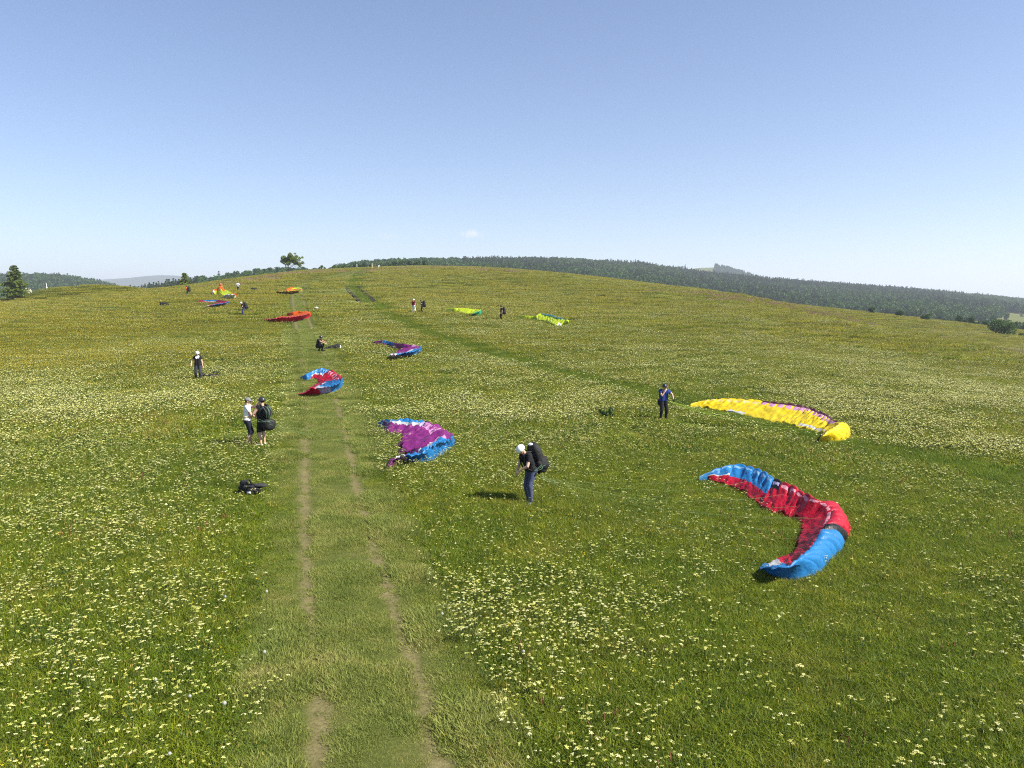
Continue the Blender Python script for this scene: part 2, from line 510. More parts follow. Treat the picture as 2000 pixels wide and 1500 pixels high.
def strip(name, line, half, mat, lift, na=13, rutdepth=0.0, ragged=0.0):
    tg = np.gradient(line, axis=0); tg /= np.linalg.norm(tg, axis=1)[:, None]
    nrm = np.stack([tg[:, 1], -tg[:, 0]], 1)
    o = np.linspace(-1, 1, na)
    hw = half * (1 + ragged * (fbm(np.arange(len(line)) * 0.5, np.zeros(len(line)), 0.6) - 0.5))
    X = line[:, None, 0] + nrm[:, None, 0] * (o[None] * hw[:, None])
    Y = line[:, None, 1] + nrm[:, None, 1] * (o[None] * hw[:, None])
    A = np.broadcast_to(o[None] * half, X.shape)
    Z = HF(X, Y) + lift - rutdepth * np.exp(-((np.abs(A) - 0.74) / 0.16) ** 2)
    n, m = X.shape
    v = np.stack([X, Y, Z], -1).reshape(-1, 3)
    i = np.arange(n - 1)[:, None] * m; j = np.arange(m - 1)[None]
    f = np.stack([i + j, i + j + 1, i + m + j + 1, i + m + j], -1).reshape(-1, 4)
    ob = mesh_from(name, v, [tuple(q) for q in f], [mat])
    at = ob.data.attributes.new('across', 'FLOAT', 'POINT')
    at.data.foreach_set('value', A.reshape(-1).astype(np.float32))
    return ob
track = tag(strip('path', TRACK, 1.22, M['track'], 0.05, 17, 0.025), 'grassy farm track with two worn ruts running up the hill', kind='structure')

def m_side():
    m, nt, p, out = nodemat('trampled_turf')
    pos = POS(nt)
    c = ramp(nt, noise_tex(nt, pos, 0.9, 5, 0.65), [(0.3, (0.045, 0.075, 0.010, 1)), (0.7, (0.09, 0.105, 0.020, 1))])
    nt.links.new(c, p.inputs['Base Color'])
    p.inputs['Roughness'].default_value = 0.95
    p.inputs['Specular IOR Level'].default_value = 0.1
    return m
M['side'] = m_side()
side = tag(strip('side_path', SIDE, 1.2, M['side'], 0.05, 9), 'faint greener wheel track crossing the meadow to the right', kind='structure')
M['mud'] = plain('dark_rut_earth', (0.026, 0.021, 0.013), 0.95, 0.1, 0.4, 3.0)
RUT_LINES = []
def rut(px, w):
    L = resample(catmull([ground(u, v)[:2] for u, v in px], 120), 0.4)
    RUT_LINES.append(L)
    return tag(strip('wheel_rut', L, w, M['mud'], 0.16, 5, 0, 0.8), 'dark earth wheel rut gouged in the slope below the hilltop', kind='structure')
rut([(677, 562), (684, 572), (695, 582), (704, 593)], 0.22)
rut([(701, 561), (710, 570), (722, 580), (732, 591)], 0.30)

# ------------------------------------------------------------------ vegetation makers
def leaf_quads(P, size, rng, squash=0.55, flat=0.0):
    """small bent leaf-clump faces at points P"""
    n = len(P)
    d = rng.normal(size=(n, 3)); d[:, 2] = d[:, 2] * squash + flat
    d /= np.linalg.norm(d, axis=1)[:, None]
    a = rng.normal(size=(n, 3)); a -= d * (a * d).sum(1)[:, None]
    a /= np.linalg.norm(a, axis=1)[:, None]
    b = np.cross(d, a)
    s = size * rng.uniform(0.6, 1.35, n)[:, None]
    v = np.stack([P - a * s, P - b * s * 0.6 + d * s * 0.15, P + a * s, P + b * s * 0.6 + d * s * 0.15], 1).reshape(-1, 3)
    f = np.arange(n * 4).reshape(n, 4)
    return v, f

def cloud_points(clusters, n, rng):
    """points spread through ellipsoids (x,y,z,rx,ry,rz), denser to the outside"""
    w = np.array([c[3] * c[4] + c[3] * c[5] + c[4] * c[5] for c in clusters]); w = w / w.sum()
    k = rng.choice(len(clusters), n, p=w)
    C = np.array(clusters)[k]
    d = rng.normal(size=(n, 3)); d /= np.linalg.norm(d, axis=1)[:, None]
    r = rng.uniform(0.25, 1, n) ** 0.45
    return C[:, :3] + d * r[:, None] * C[:, 3:6]

def m_leaf(name, dark, light, scale=1.0, trans=0.3):
    def fn(nt):
        tc = nt.nodes.new('ShaderNodeTexCoord').outputs['Object']
        c = ramp(nt, noise_tex(nt, tc, scale, 3, 0.7), [(0.3, dark), (0.7, light)])
        oi = nt.nodes.new('ShaderNodeObjectInfo')
        v = ramp(nt, oi.outputs['Random'], [(0.0, (0.68, 0.76, 0.7, 1)), (0.5, (1, 1, 1, 1)), (1.0, (1.35, 1.2, 1.0, 1))])
        return mixc(nt, 1.0, c, v, 'MULTIPLY')
    return leafy(name, fn, trans, 0.6, 0.2)
M['leaf'] = m_leaf('broadleaf_foliage', (0.024, 0.062, 0.014, 1), (0.075, 0.138, 0.028, 1), 0.35)
M['leaf_light'] = m_leaf('bright_foliage', (0.07, 0.12, 0.016, 1), (0.16, 0.215, 0.03, 1), 0.9)
M['needle'] = m_leaf('spruce_foliage', (0.018, 0.040, 0.012, 1), (0.045, 0.072, 0.020, 1), 0.5, 0.18)
M['pine'] = m_leaf('yellowish_pine_foliage', (0.085, 0.125, 0.018, 1), (0.21, 0.24, 0.035, 1), 0.8, 0.2)  # lighter, yellower base colour than the spruces
M['stem'] = leafy('flower_stem', lambda nt: (0.075, 0.115, 0.022, 1), 0.2)
M['bark'] = plain('bark', (0.11, 0.085, 0.06), 0.9, 0.15, 0.35, 6.0)
M['bark_pale'] = plain('pale_bark', (0.22, 0.19, 0.16), 0.9, 0.15, 0.35, 6.0)

def crown_mesh(name, v, f, mat, parent=None, link=True):
    return mesh_from(name, v, f, [mat], parent, False, link)

def broad_crown(h, w, n, size, rng, low=0.25):
    cl = []
    for k in range(9):
        a = rng.uniform(0, 2 * math.pi); z = rng.uniform(low + 0.1, 0.82)
        rr = w * 0.5 * math.sqrt(max(0.05, 1 - ((z - 0.5) / 0.55) ** 2)) * rng.uniform(0.3, 0.75)
        s = w * rng.uniform(0.2, 0.32)
        cl.append((rr * math.cos(a), rr * math.sin(a), z * h, s, s, s * 0.85))
    cl.append((0, 0, 0.6 * h, w * 0.33, w * 0.33, h * 0.36))
    return leaf_quads(cloud_points(cl, n, rng), size, rng), cl

def conifer_parts(h, w, tiers, n, size, rng, power=0.9, gap=0.12):
    """boughs in whorls; needles as small faces along them"""
    tr = MB(); tr.tube([(0, 0, -0.3), (0, 0, h * 0.5), (0, 0, h * 0.97)], [w * 0.045, w * 0.03, 0.01], 6)
    P = []
    per = max(3, n // (tiers * 6))
    for t in range(tiers):
        z = h * (gap + (0.98 - gap) * t / tiers)
        L = w * 0.5 * (1 - (z / h)) ** power * 1.05 + 0.03 * w
        nb = 5 + int(rng.integers(0, 3))
        a0 = rng.uniform(0, 6.28)
        for b in range(nb):
            a = a0 + 6.283 * b / nb + rng.uniform(-0.3, 0.3)
            l = L * rng.uniform(0.7, 1.15)
            tip = (l * math.cos(a), l * math.sin(a), z - l * rng.uniform(0.05, 0.35) + 0.1 * l)
            if size > 0.09 and l > 0.4: tr.tube([(0, 0, z), tip], [0.02 * w * 0.5, 0.004], 3, cap=False)
            u = rng.uniform(0.12, 1, per)
            q = np.array([0, 0, z])[None] * (1 - u)[:, None] + np.array(tip)[None] * u[:, None]
            q += rng.normal(size=q.shape) * np.array([0.16, 0.16, 0.07]) * (l * (0.45 + 0.4 * (1 - u)))[:, None]
            P.append(q)
    P = np.concatenate(P)
    return tr, leaf_quads(P, size, rng, 0.9, 0.5)

# prototypes for the forests (small in the picture)
def merged_tree(name, kind, seed):
    rng = np.random.default_rng(seed)
    if kind == 'broad':
        h, w = rng.uniform(7.5, 10), rng.uniform(6.0, 8.0)
        (v, f), cl = broad_crown(h, w, 230, 0.75, rng, 0.12)
        tr = MB(); tr.tube([(0, 0, -1), (0, 0, h * 0.55)], [0.22, 0.12], 5)
        leafm = M['leaf']
    else:
        h, w = rng.uniform(9.5, 13), rng.uniform(3.6, 4.8)
        tr, (v, f) = conifer_parts(h, w, 9, 260, 0.55, rng, 0.85, 0.08)
        leafm = M['needle']
    nv = len(tr.v)
    verts = list(tr.v) + [tuple(p) for p in v]
    faces = list(tr.f) + [tuple(int(i) + nv for i in q) for q in f]
    fm = [0] * len(tr.f) + [1] * len(f)
    return mesh_from(name, verts, faces, [M['bark'], leafm], None, False, False, fm)
PROTO_BROAD = [merged_tree('forest_broadleaf', 'broad', 40 + i) for i in range(5)]
PROTO_CONIF = [merged_tree('forest_spruce', 'conif', 60 + i) for i in range(4)]

# ------------------------------------------------------------------ scattering through geometry nodes
def scatter(name, P, rot, scl, idx, protos, label):
    """one 'stuff' object whose points carry copies of the given meshes"""
    me = bpy.data.meshes.new(name)
    n = len(P)
    me.vertices.add(n)
    me.vertices.foreach_set('co', np.asarray(P, np.float32).reshape(-1))
    a = me.attributes.new('rot', 'FLOAT_VECTOR', 'POINT'); a.data.foreach_set('vector', np.asarray(rot, np.float32).reshape(-1))
    a = me.attributes.new('scl', 'FLOAT', 'POINT'); a.data.foreach_set('value', np.asarray(scl, np.float32))
    a = me.attributes.new('idx', 'INT', 'POINT'); a.data.foreach_set('value', np.asarray(idx, np.int32))
    ob = bpy.data.objects.new(name, me)
    COL.objects.link(ob)
    ng = bpy.data.node_groups.new(name + '_nodes', 'GeometryNodeTree')
    ng.interface.new_socket('Geometry', in_out='INPUT', socket_type='NodeSocketGeometry')
    ng.interface.new_socket('Geometry', in_out='OUTPUT', socket_type='NodeSocketGeometry')
    gi, go = ng.nodes.new('NodeGroupInput'), ng.nodes.new('NodeGroupOutput')
    ip = ng.nodes.new('GeometryNodeInstanceOnPoints')
    jn = ng.nodes.new('GeometryNodeJoinGeometry')
    for p in reversed(protos):
        oi = ng.nodes.new('GeometryNodeObjectInfo')
        oi.inputs['Object'].default_value = p
        oi.inputs['As Instance'].default_value = True
        ng.links.new(oi.outputs['Geometry'], jn.inputs[0])
    def attr(nm, t):
        x = ng.nodes.new('GeometryNodeInputNamedAttribute'); x.data_type = t
        x.inputs['Name'].default_value = nm
        return x.outputs['Attribute']
    ng.links.new(gi.outputs[0], ip.inputs['Points'])
    ng.links.new(jn.outputs[0], ip.inputs['Instance'])
    ip.inputs['Pick Instance'].default_value = True
    ng.links.new(attr('idx', 'INT'), ip.inputs['Instance Index'])
    e2r = ng.nodes.new('FunctionNodeEulerToRotation')
    ng.links.new(attr('rot', 'FLOAT_VECTOR'), e2r.inputs[0])
    ng.links.new(e2r.outputs[0], ip.inputs['Rotation'])
    ng.links.new(attr('scl', 'FLOAT'), ip.inputs['Scale'])
    ng.links.new(ip.outputs[0], go.inputs[0])
    mod = ob.modifiers.new('scatter', 'NODES')
    mod.node_group = ng
    return tag(ob, label, kind='stuff')

# ------------------------------------------------------------------ hills behind
def m_hill(name, a, b, scale):
    m, nt, p, out = nodemat(name)
    c = ramp(nt, noise_tex(nt, POS(nt), scale, 4, 0.6), [(0.35, a), (0.65, b)])
    nt.links.new(c, p.inputs['Base Color'])
    p.inputs['Roughness'].default_value = 0.95
    p.inputs['Specular IOR Level'].default_value = 0.05
    return m
M['hill_grass'] = m_hill('hill_pasture', (0.075, 0.095, 0.025, 1), (0.125, 0.13, 0.045, 1), 0.02)
M['hill_far'] = m_hill('far_mountain', (0.04, 0.055, 0.025, 1), (0.075, 0.085, 0.04, 1), 0.004)

def hill(name, sky, near_v, Ds, Dn, mat, label, nu=120, nd=26, shape=1.0):
    """a ridge: skyline heights seen from the launch give its crest, near_v the row where its foot shows"""
    sky = np.array(sky, float); nv = np.array(near_v, float)
    u = np.linspace(sky[0, 0], sky[-1, 0], nu)
    vs = np.interp(u, sky[:, 0], sky[:, 1]); vn = np.interp(u, nv[:, 0], nv[:, 1])
    ds = Ds(u); dn = Dn(u)
    t = np.concatenate([np.linspace(0, 1, nd), 1 + np.linspace(0.08, 1.0, 10)])
    V = np.zeros((len(t), nu, 3))
    for i in range(nu):
        a = at_depth(u[i], vn[i], dn[i]); b = at_depth(u[i], vs[i], ds[i])
        for j, q in enumerate(t):
            if q <= 1:
                p = a + (b - a) * q
                p[2] = a[2] + (b[2] - a[2]) * (q ** shape)
            else:
                p = b + (b - a) * (q - 1) * 1.2
                p[2] = b[2] - (b[2] - VALLEY) * sstep(0.0, 1.0, q - 1) * 0.9
            V[j, i] = p
    # skirt in front, down to the valley
    S = V[0].copy(); S[:, 1] -= 60; S[:, 2] = VALLEY - 8
    V = np.concatenate([S[None], V])
    n, m = V.shape[:2]
    i = np.arange(n - 1)[:, None] * m; j = np.arange(m - 1)[None]
    f = np.stack([i + j, i + j + 1, i + m + j + 1, i + m + j], -1).reshape(-1, 4)
    ob = tag(mesh_from(name, V.reshape(-1, 3), [tuple(q) for q in f], [mat]), label, kind='structure')
    return ob, V

def hill_points(V, spacing, rng, t0=0.0, t1=1.35, keep=None, nd=26):
    """random points on a ridge mesh, evenly by ground area"""
    A, B, C, D = V[1:-1, :-1], V[1:-1, 1:], V[2:, 1:], V[2:, :-1]
    area = np.linalg.norm(np.cross((B - A)[..., :2], (D - A)[..., :2])[..., None], axis=-1)
    area = area.reshape(-1)
    n = int(area.sum() / spacing ** 2)
    k = rng.choice(len(area), n, p=area / area.sum())
    a, b = rng.random(n)[:, None], rng.random(n)[:, None]
    g = lambda Q: Q.reshape(-1, 3)[k]
    P = (g(A) * (1 - a) + g(B) * a) * (1 - b) + (g(D) * (1 - a) + g(C) * a) * b
    row = (k // (V.shape[1] - 1)) / (nd - 1.0)
    ok = (row >= t0) & (row <= t1)
    P, row = P[ok], row[ok]
    return P, row

def px_of(P):
    """image position of world points"""
    d = P - CAM[None]
    fy = d[:, 1] * CP - d[:, 2] * SP
    uy = d[:, 1] * SP + d[:, 2] * CP
    return 1000 + F_PX * d[:, 0] / fy, 750 - F_PX * uy / fy

def forest(name, P, conif_p, rng, label, smin=0.7, smax=1.25, mul=1.0):
    n = len(P)
    con = rng.random(n) < conif_p
    idx = np.where(con, 5 + rng.integers(0, 4, n), rng.integers(0, 5, n))
    rot = np.zeros((n, 3)); rot[:, 2] = rng.uniform(0, 6.28, n)
    return scatter(name, P - np.array([0, 0, 0.4]), rot, rng.uniform(smin, smax, n) * mul, idx, PROTO_BROAD + PROTO_CONIF, label)

HR = np.random.default_rng(5)
# long wooded ridge on the right
SKY_A = [(640, 548), (668, 533), (700, 528), (760, 523), (830, 519), (900, 517), (1000, 514), (1090, 514), (1180, 519), (1250, 522), (1330, 535), (1400, 543), (1500, 552), (1600, 560), (1700, 567), (1800, 574), (1900, 583), (1960, 589), (2000, 593), (2150, 603), (2500, 643)]
NEAR_A = [(640, 552), (800, 534), (1000, 538), (1200, 556), (1400, 588), (1600, 614), (1800, 632), (1900, 645), (2000, 655), (2500, 700)]
Dsa = lambda u: np.interp(u, [560, 760, 1000, 2500], [560, 680, 1050, 1300])
Dna = lambda u: np.interp(u, [560, 760, 1000, 1500, 2000, 2500], [480, 540, 620, 560, 430, 400])
hillA, VA = hill('wooded_hill', SKY_A, NEAR_A, Dsa, Dna, M['hill_grass'], 'long wooded ridge falling away behind the meadow on the right', 160)
PA, rowA = hill_points(VA, 4.9, HR, 0.0, 1.25)
ua, va = px_of(PA)
wob_ = fbm(PA[:, 0], PA[:, 1], 0.03) - 0.5
meadowA = (ua > 1893 + 60 * wob_) & (va > 612 + 12 * wob_)
isle = (np.hypot((ua - 1925) / 16, (va - 622) / 7) < 1) | (np.hypot((ua - 1945) / 12, (va - 617) / 6) < 1)
sparse = meadowA & ~isle & (HR.random(len(PA)) > 0.03)
PA, ua, va = PA[~sparse], ua[~sparse], va[~sparse]
cz = fbm(PA[:, 0], PA[:, 1], 0.006, 3)
cp = np.clip((cz - 0.52) * 5, 0.02, 0.6) * (ua > 900) + 0.55 * np.exp(-((ua - 1420) / 170) ** 2) + 0.3 * np.exp(-((ua - 1240) / 90) ** 2) * (va < 530)
forest('forest', PA, np.clip(cp, 0, 0.92), HR, 'mixed beech and spruce forest covering the ridge on the right', 0.6, 1.05)

# bald summit peeping over the ridge
SKY_B = [(1250, 540), (1300, 529), (1340, 526), (1370, 523), (1395, 522.5), (1420, 526), (1440, 532), (1480, 545), (1520, 560)]
hillB, VB = hill('far_hill', SKY_B, [(1250, 575), (1520, 590)], lambda u: 2000 + 0 * u, lambda u: 1500 + 0 * u, M['hill_grass'], 'distant hill with a pale clearing showing over the wooded ridge', 50, 16)
PB, rowB = hill_points(VB, 9, HR, 0.0, 1.2, nd=16)
ub, vb = px_of(PB)
clear = (ub > 1340) & (ub < 1396 - 8 * (fbm(PB[:, 0], PB[:, 1], 0.02) - 0.5)) & (vb > 522)
PB = PB[~clear]
forest('forest', PB, np.full(len(PB), 0.3), HR, 'woods round the clearing of the distant hill', 0.9, 1.4)

# wooded hill on the left
SKY_C = [(-600, 552), (-200, 548), (0, 548), (60, 547), (110, 549), (150, 553), (200, 562), (240, 574), (290, 587), (330, 599)]
hillC, VC = hill('wooded_hill', SKY_C, [(-600, 600), (0, 598), (330, 604)], lambda u: 950 + 0 * u, lambda u: 620 + 0 * u, M['hill_grass'], 'dark wooded hill behind the mound on the left', 80)
PC, rowC = hill_points(VC, 4.8, HR, 0.0, 1.2)
forest('forest', PC, np.clip(0.08 + 1.2 * (fbm(PC[:, 0], PC[:, 1], 0.008) - 0.45), 0.03, 0.8), HR, 'dense dark forest covering the hill on the left', 0.7, 1.15)

# wooded spur left of the lone tree
SKY_D = [(250, 580), (330, 566), (390, 556), (430, 552), (470, 547), (500, 540), (530, 538), (560, 537), (600, 539), (650, 545), (700, 560)]
hillD, VD = hill('wooded_spur', SKY_D, [(250, 592), (400, 575), (560, 552), (700, 575)], lambda u: 480 + 0 * u, lambda u: 390 + 0 * u, M['hill_grass'], 'low wooded spur rising behind the lone tree', 70, 14)
PD, rowD = hill_points(VD, 4.2, HR, 0.0, 1.3, nd=14)
ud, vd = px_of(PD)
forest('forest', PD, np.where(ud < 385, 0.9, 0.06), HR, 'strip of woodland along the spur behind the lone tree', 0.45, 0.72)

# blue mountain
SKY_E = [(-300, 600), (60, 565), (150, 552), (185, 547), (215, 545), (250, 543), (280, 539.5), (310, 537.5), (340, 538), (380, 541.5), (420, 547), (470, 552), (540, 560), (700, 585)]
hillE, VE = hill('mountain', SKY_E, [(-300, 610), (700, 610)], lambda u: 4500 + 0 * u, lambda u: 3300 + 0 * u, M['hill_far'], 'far blue mountain fading into haze on the left', 90, 16, 0.8)

# ------------------------------------------------------------------ air
hz = MB(); hz.box((0, 2500, 60), (5200, 5300, 165))
m, nt, p, out = nodemat('haze_air')
nt.nodes.remove(p)
pv = nt.nodes.new('ShaderNodeVolumePrincipled')
pv.inputs['Color'].default_value = (0.80, 0.88, 1.0, 1)
pv.inputs['Density'].default_value = 2.1e-4
pv.inputs['Anisotropy'].default_value = 0.15
nt.links.new(pv.outputs[0], out.inputs['Volume'])
tag(hz.build('haze', m, smooth=False), 'thin blue summer haze', kind='stuff')

# ------------------------------------------------------------------ paraglider wings laid out on the grass
def fabric(name, col, trans=0.32, rough=0.45):
    m, nt, p, out = nodemat('ripstop_' + name)
    p.inputs['Roughness'].default_value = rough
    p.inputs['Specular IOR Level'].default_value = 0.35
    pos = POS(nt)
    n = noise_tex(nt, pos, 2.5, 4, 0.6)
    c = ramp(nt, n, [(0.3, tuple(x * 0.86 for x in col) + (1,)), (0.7, tuple(min(1, x * 1.08) for x in col) + (1,))])
    nt.links.new(c, p.inputs['Base Color'])
    b = nt.nodes.new('ShaderNodeBump'); b.inputs['Strength'].default_value = 0.6; b.inputs['Distance'].default_value = 0.05
    nt.links.new(noise_tex(nt, pos, 7, 3, 0.5), b.inputs['Height'])
    nt.links.new(b.outputs[0], p.inputs['Normal'])
    tr = nt.nodes.new('ShaderNodeBsdfTranslucent'); nt.links.new(c, tr.inputs[0])
    mx = nt.nodes.new('ShaderNodeMixShader'); mx.inputs[0].default_value = trans
    nt.links.new(p.outputs[0], mx.inputs[1]); nt.links.new(tr.outputs[0], mx.inputs[2])
    nt.links.new(mx.outputs[0], out.inputs[0])
    return m
FAB = {k: fabric(k, c, 0.18 if k in ('pink', 'mauve', 'lilac', 'paleblue', 'paleyellow') else 0.34) for k, c in {
    'blue': (0.022, 0.199, 0.486), 'red': (0.442, 0.005, 0.026), 'crimson': (0.405, 0.006, 0.055), 'purple': (0.221, 0.022, 0.177), 'plum': (0.074, 0.006, 0.026),
    'yellow': (0.74, 0.55, 0.006), 'lime': (0.456, 0.559, 0.007), 'orange': (0.618, 0.110, 0.006), 'pinkred': (0.530, 0.013, 0.063), 'mint': (0.029, 0.405, 0.265),
    'teal': (0.037, 0.191, 0.309), 'darkgreen': (0.052, 0.147, 0.029), 'white': (0.589, 0.589, 0.589), 'black': (0.009, 0.009, 0.010),
    'pink': (0.74, 0.30, 0.37), 'lilac': (0.405, 0.331, 0.530), 'mauve': (0.48, 0.22, 0.40), 'palered': (0.456, 0.074, 0.103), 'paleblue': (0.162, 0.331, 0.530), 'paleyellow': (0.589, 0.456, 0.162), 'skylime': (0.515, 0.574, 0.221)}.items()}  # pink and mauve openings: sun glowing through the cloth put into a paler colour
M['line_green'] = plain('line_green', (0.30, 0.42, 0.03), 0.6, 0.3, 0.1)
M['line_pale'] = plain('line_pale', (0.15, 0.22, 0.07), 0.6, 0.3, 0.1)
WING_POLY = []      # outlines on the ground, so that the grass beneath is pressed flat

def wing(org, scale, stations, bands, ncell, label, percell, sub=5, lines=None, wr=1.0, gh=0.10, opn=0.30, lip=0.05):
    """stations: (crest, trailing edge, rim foot or None, height) as read off the photograph, from one tip to the other.
    bands: (s_end, upper, opening or None, lower near crest, hem or None, lower, split)"""
    if not percell: gh = 0.22          # the far wings lie on top of longer grass
    k = lambda p: (org[0] + p[0] / scale, org[1] + p[1] / scale)
    C, T, B, HH = [], [], [], []
    for st in stations:
        c, t, b, h = st
        pc = ground(*k(c), h=h + gh); pt = ground(*k(t), h=gh * 0.6)
        if b is not None: pb = ground(*k(b), h=0.02)
        else:
            o = (pc - pt)[:2]; o = o / (np.linalg.norm(o) + 1e-9)
            pb = pc.copy(); pb[:2] += o * 0.55 * h
        C.append(pc[:2]); T.append(pt[:2]); B.append(pb[:2]); HH.append([h])
    nd = 500
    Cd, Td, Bd, Hd = catmull(C, nd), catmull(T, nd), catmull(B, nd), catmull(HH, nd)[:, 0]
    mid = (Cd * 0.6 + Bd * 0.4)
    s = np.concatenate([[0], np.cumsum(np.linalg.norm(np.diff(mid, axis=0), axis=1))]); span = s[-1]; s /= s[-1]
    ns = ncell * sub + 1
    q = np.linspace(0, 1, ns)
    it = lambda A: np.stack([np.interp(q, s, A[:, i]) for i in range(A.shape[1])], 1)
    Cs, Ts, Bs, Hs = it(Cd), it(Td), it(Bd), np.interp(q, s, Hd)
    WING_POLY.append(np.concatenate([Bs, Ts[::-1]]))
    phis = np.linspace(0, math.pi / 2, 7)
    us = np.array([0.035, 0.08, 0.13, 0.19, 0.25, 0.31, 0.38, 0.45, 0.52, 0.59, 0.66, 0.73, 0.80, 0.87, 0.93, 0.97, 1.0])
    nr = len(phis) + len(us) + 1
    V = np.zeros((ns, nr, 3))
    sd = random.uniform(0, 100)
    vary = [random.uniform(0.35, 1.25) for _ in range(ncell + 1)]
    for i in range(ns):
        cf = (i % sub) / sub
        puff = abs(math.sin(math.pi * cf)) ** 0.55 if sub > 2 else 0
        ci = i // sub
        h = Hs[i]
        out = Cs[i] - Ts[i]; L = np.linalg.norm(out) + 1e-6; out = out / L
        sc = h / 0.45
        loose = 0.16 * mnoise.noise((ci * 0.37 + sd, 3.1, 0))
        for j, ph in enumerate(phis):
            p = Bs[i] + (Cs[i] - Bs[i]) * (1 - math.cos(ph))
            r = (0.085 * puff - 0.045) * sc * (0.3 + math.sin(ph) * 0.7) * vary[ci]
            w = 0.06 * sc * wr * mnoise.noise((p[0] * 1.1 + sd, p[1] * 1.1, ph * 0.8)) + 0.05 * sc * wr * mnoise.noise((p[0] * 2.3 + sd, p[1] * 2.3, ph * 1.2)) + 0.03 * sc * wr * mnoise.noise((p[0] * 6, p[1] * 6 + sd, ph * 2))
            e = r + w
            V[i, j, :2] = p + out * math.cos(ph) * e
            V[i, j, 2] = (h * (1 + loose * 0.5) + gh) * math.sin(ph) + math.sin(ph) * e
        for j, u in enumerate(us):
            p = Cs[i] + (Ts[i] - Cs[i]) * u
            f = 0.80 * (1 - u) ** 1.75 + 0.20 * (1 - u ** 5)
            env = min(1, u * 6) * (1 - 0.35 * u)
            cr = mnoise.noise((q[i] * span * 2.6 + sd, u * L * 1.1, 5.0))
            c2 = mnoise.noise((p[0] * 4.2, p[1] * 4.2 + sd, 1.0))
            c3 = mnoise.noise((p[0] * 9.5 + sd, p[1] * 9.5, 2.0))
            wv = (0.13 * (1 - abs(cr) * 2) * 0.6 + 0.10 * c2 + 0.055 * c3) * sc * wr * env
            z = h * (1 + loose * 0.5 * (1 - u)) * f + (0.026 * puff - 0.01) * sc * (1 - u) + wv
            V[i, 7 + j, :2] = p + np.array([c2, c3]) * 0.05 * env * wr
            V[i, 7 + j, 2] = max(z, 0.02) + gh
            if u == 1.0: V[i, 7 + j, :2] += out * 0.20 * c2 * wr + out * 0.14 * cr
        V[i, nr - 1, :2] = V[i, nr - 2, :2] - out * 0.02
        V[i, nr - 1, 2] = 0.0
    base = V[:, :, :2].reshape(-1, 2)
    V[:, :, 2] += HF(base[:, 0], base[:, 1]).reshape(ns, nr)
    root_xy = V.reshape(-1, 3).mean(0)
    root = empty('paraglider', (root_xy[0], root_xy[1], float(HF(root_xy[0], root_xy[1]))))
    ro = np.array(root.location)
    tag(root, label, 'paraglider', 'paragliders laid out on the meadow')
    # faces by cell
    cells = []
    ends = [b[0] for b in bands]
    def emit(c0, c1, name):
        i0, i1 = c0 * sub, c1 * sub
        sv = (V[i0:i1 + 1] - ro).reshape(-1, 3)
        faces, fm, mats = [], [], []
        def mi(nm):
            if nm not in mats: mats.append(nm)
            return mats.index(nm)
        for i in range(i1 - i0):
            ss = ((i0 + i) // sub + 0.5) / ncell
            bd = bands[min(int(np.searchsorted(ends, ss)), len(bands) - 1)]
            ink = (i0 + i) % sub
            for j in range(nr - 1):
                if j < 7 or us[min(j - 7, len(us) - 1)] < lip: nm = bd[1]
                else:
                    u = us[min(j - 7, len(us) - 1)]
                    if u < opn and bd[2] and 0 < ink < sub - 1 + (sub < 4) and u > 0.05: nm = bd[2]
                    elif u < bd[6]: nm = bd[3]
                    elif bd[4] and u < bd[6] + 0.12: nm = bd[4]
                    else: nm = bd[5]
                a = i * nr + j
                faces.append((a, a + 1, a + nr + 1, a + nr)); fm.append(mi(nm))
        return mesh_from(name, sv, faces, [FAB[x] for x in mats], root, True, True, fm)
    if percell:
        for c in range(ncell): cells.append(emit(c, c + 1, 'cell'))
    else:
        cuts = [0] + [max(1, round(e * ncell)) for e in ends]; cuts[-1] = ncell
        for a, b in zip(cuts[:-1], cuts[1:]):
            if b > a: emit(a, b, 'panel')
    # suspension lines
    if lines:
        (lu, lv, lh), n, mat, rad, att = lines
        g = ground(lu, lv); g = Vector((g[0], g[1], float(HF(g[0], g[1])) + lh))
        for a in range(n):
            i = int((0.06 + 0.88 * (a + 0.5) / n) * (ns - 1)); j = 7 + [6, 9, 12][a % 3]
            e = Vector(V[i, j]) + Vector((0, 0, 0.03))
            pts = []
            for t in np.linspace(0, 1, 18):
                p = g.lerp(e, t)
                gz = float(HF(p.x, p.y))
                lift = (1 - t) ** 3 * (g.z - gz) + 0.24 * (1 - (1 - t) ** 3) * (1 - t ** 6) + t ** 6 * (e.z - gz)
                p.x += 0.25 * mnoise.noise((t * 4, a * 3.3, sd)) * math.sin(math.pi * t); p.y += (0.35 * mnoise.noise((t * 3, a * 1.7, sd + 9)) - 1.5 * ((a * 0.37) % 1.0) * min(1, (g - e).length / 12)) * math.sin(math.pi * t ** 0.8)
                pts.append(Vector((p.x, p.y, float(HF(p.x, p.y)) + lift)) - Vector(ro))
            mb = MB(); mb.tube(pts, rad, 3, cap=False)
            mb.build('line', mat, root)
    return root

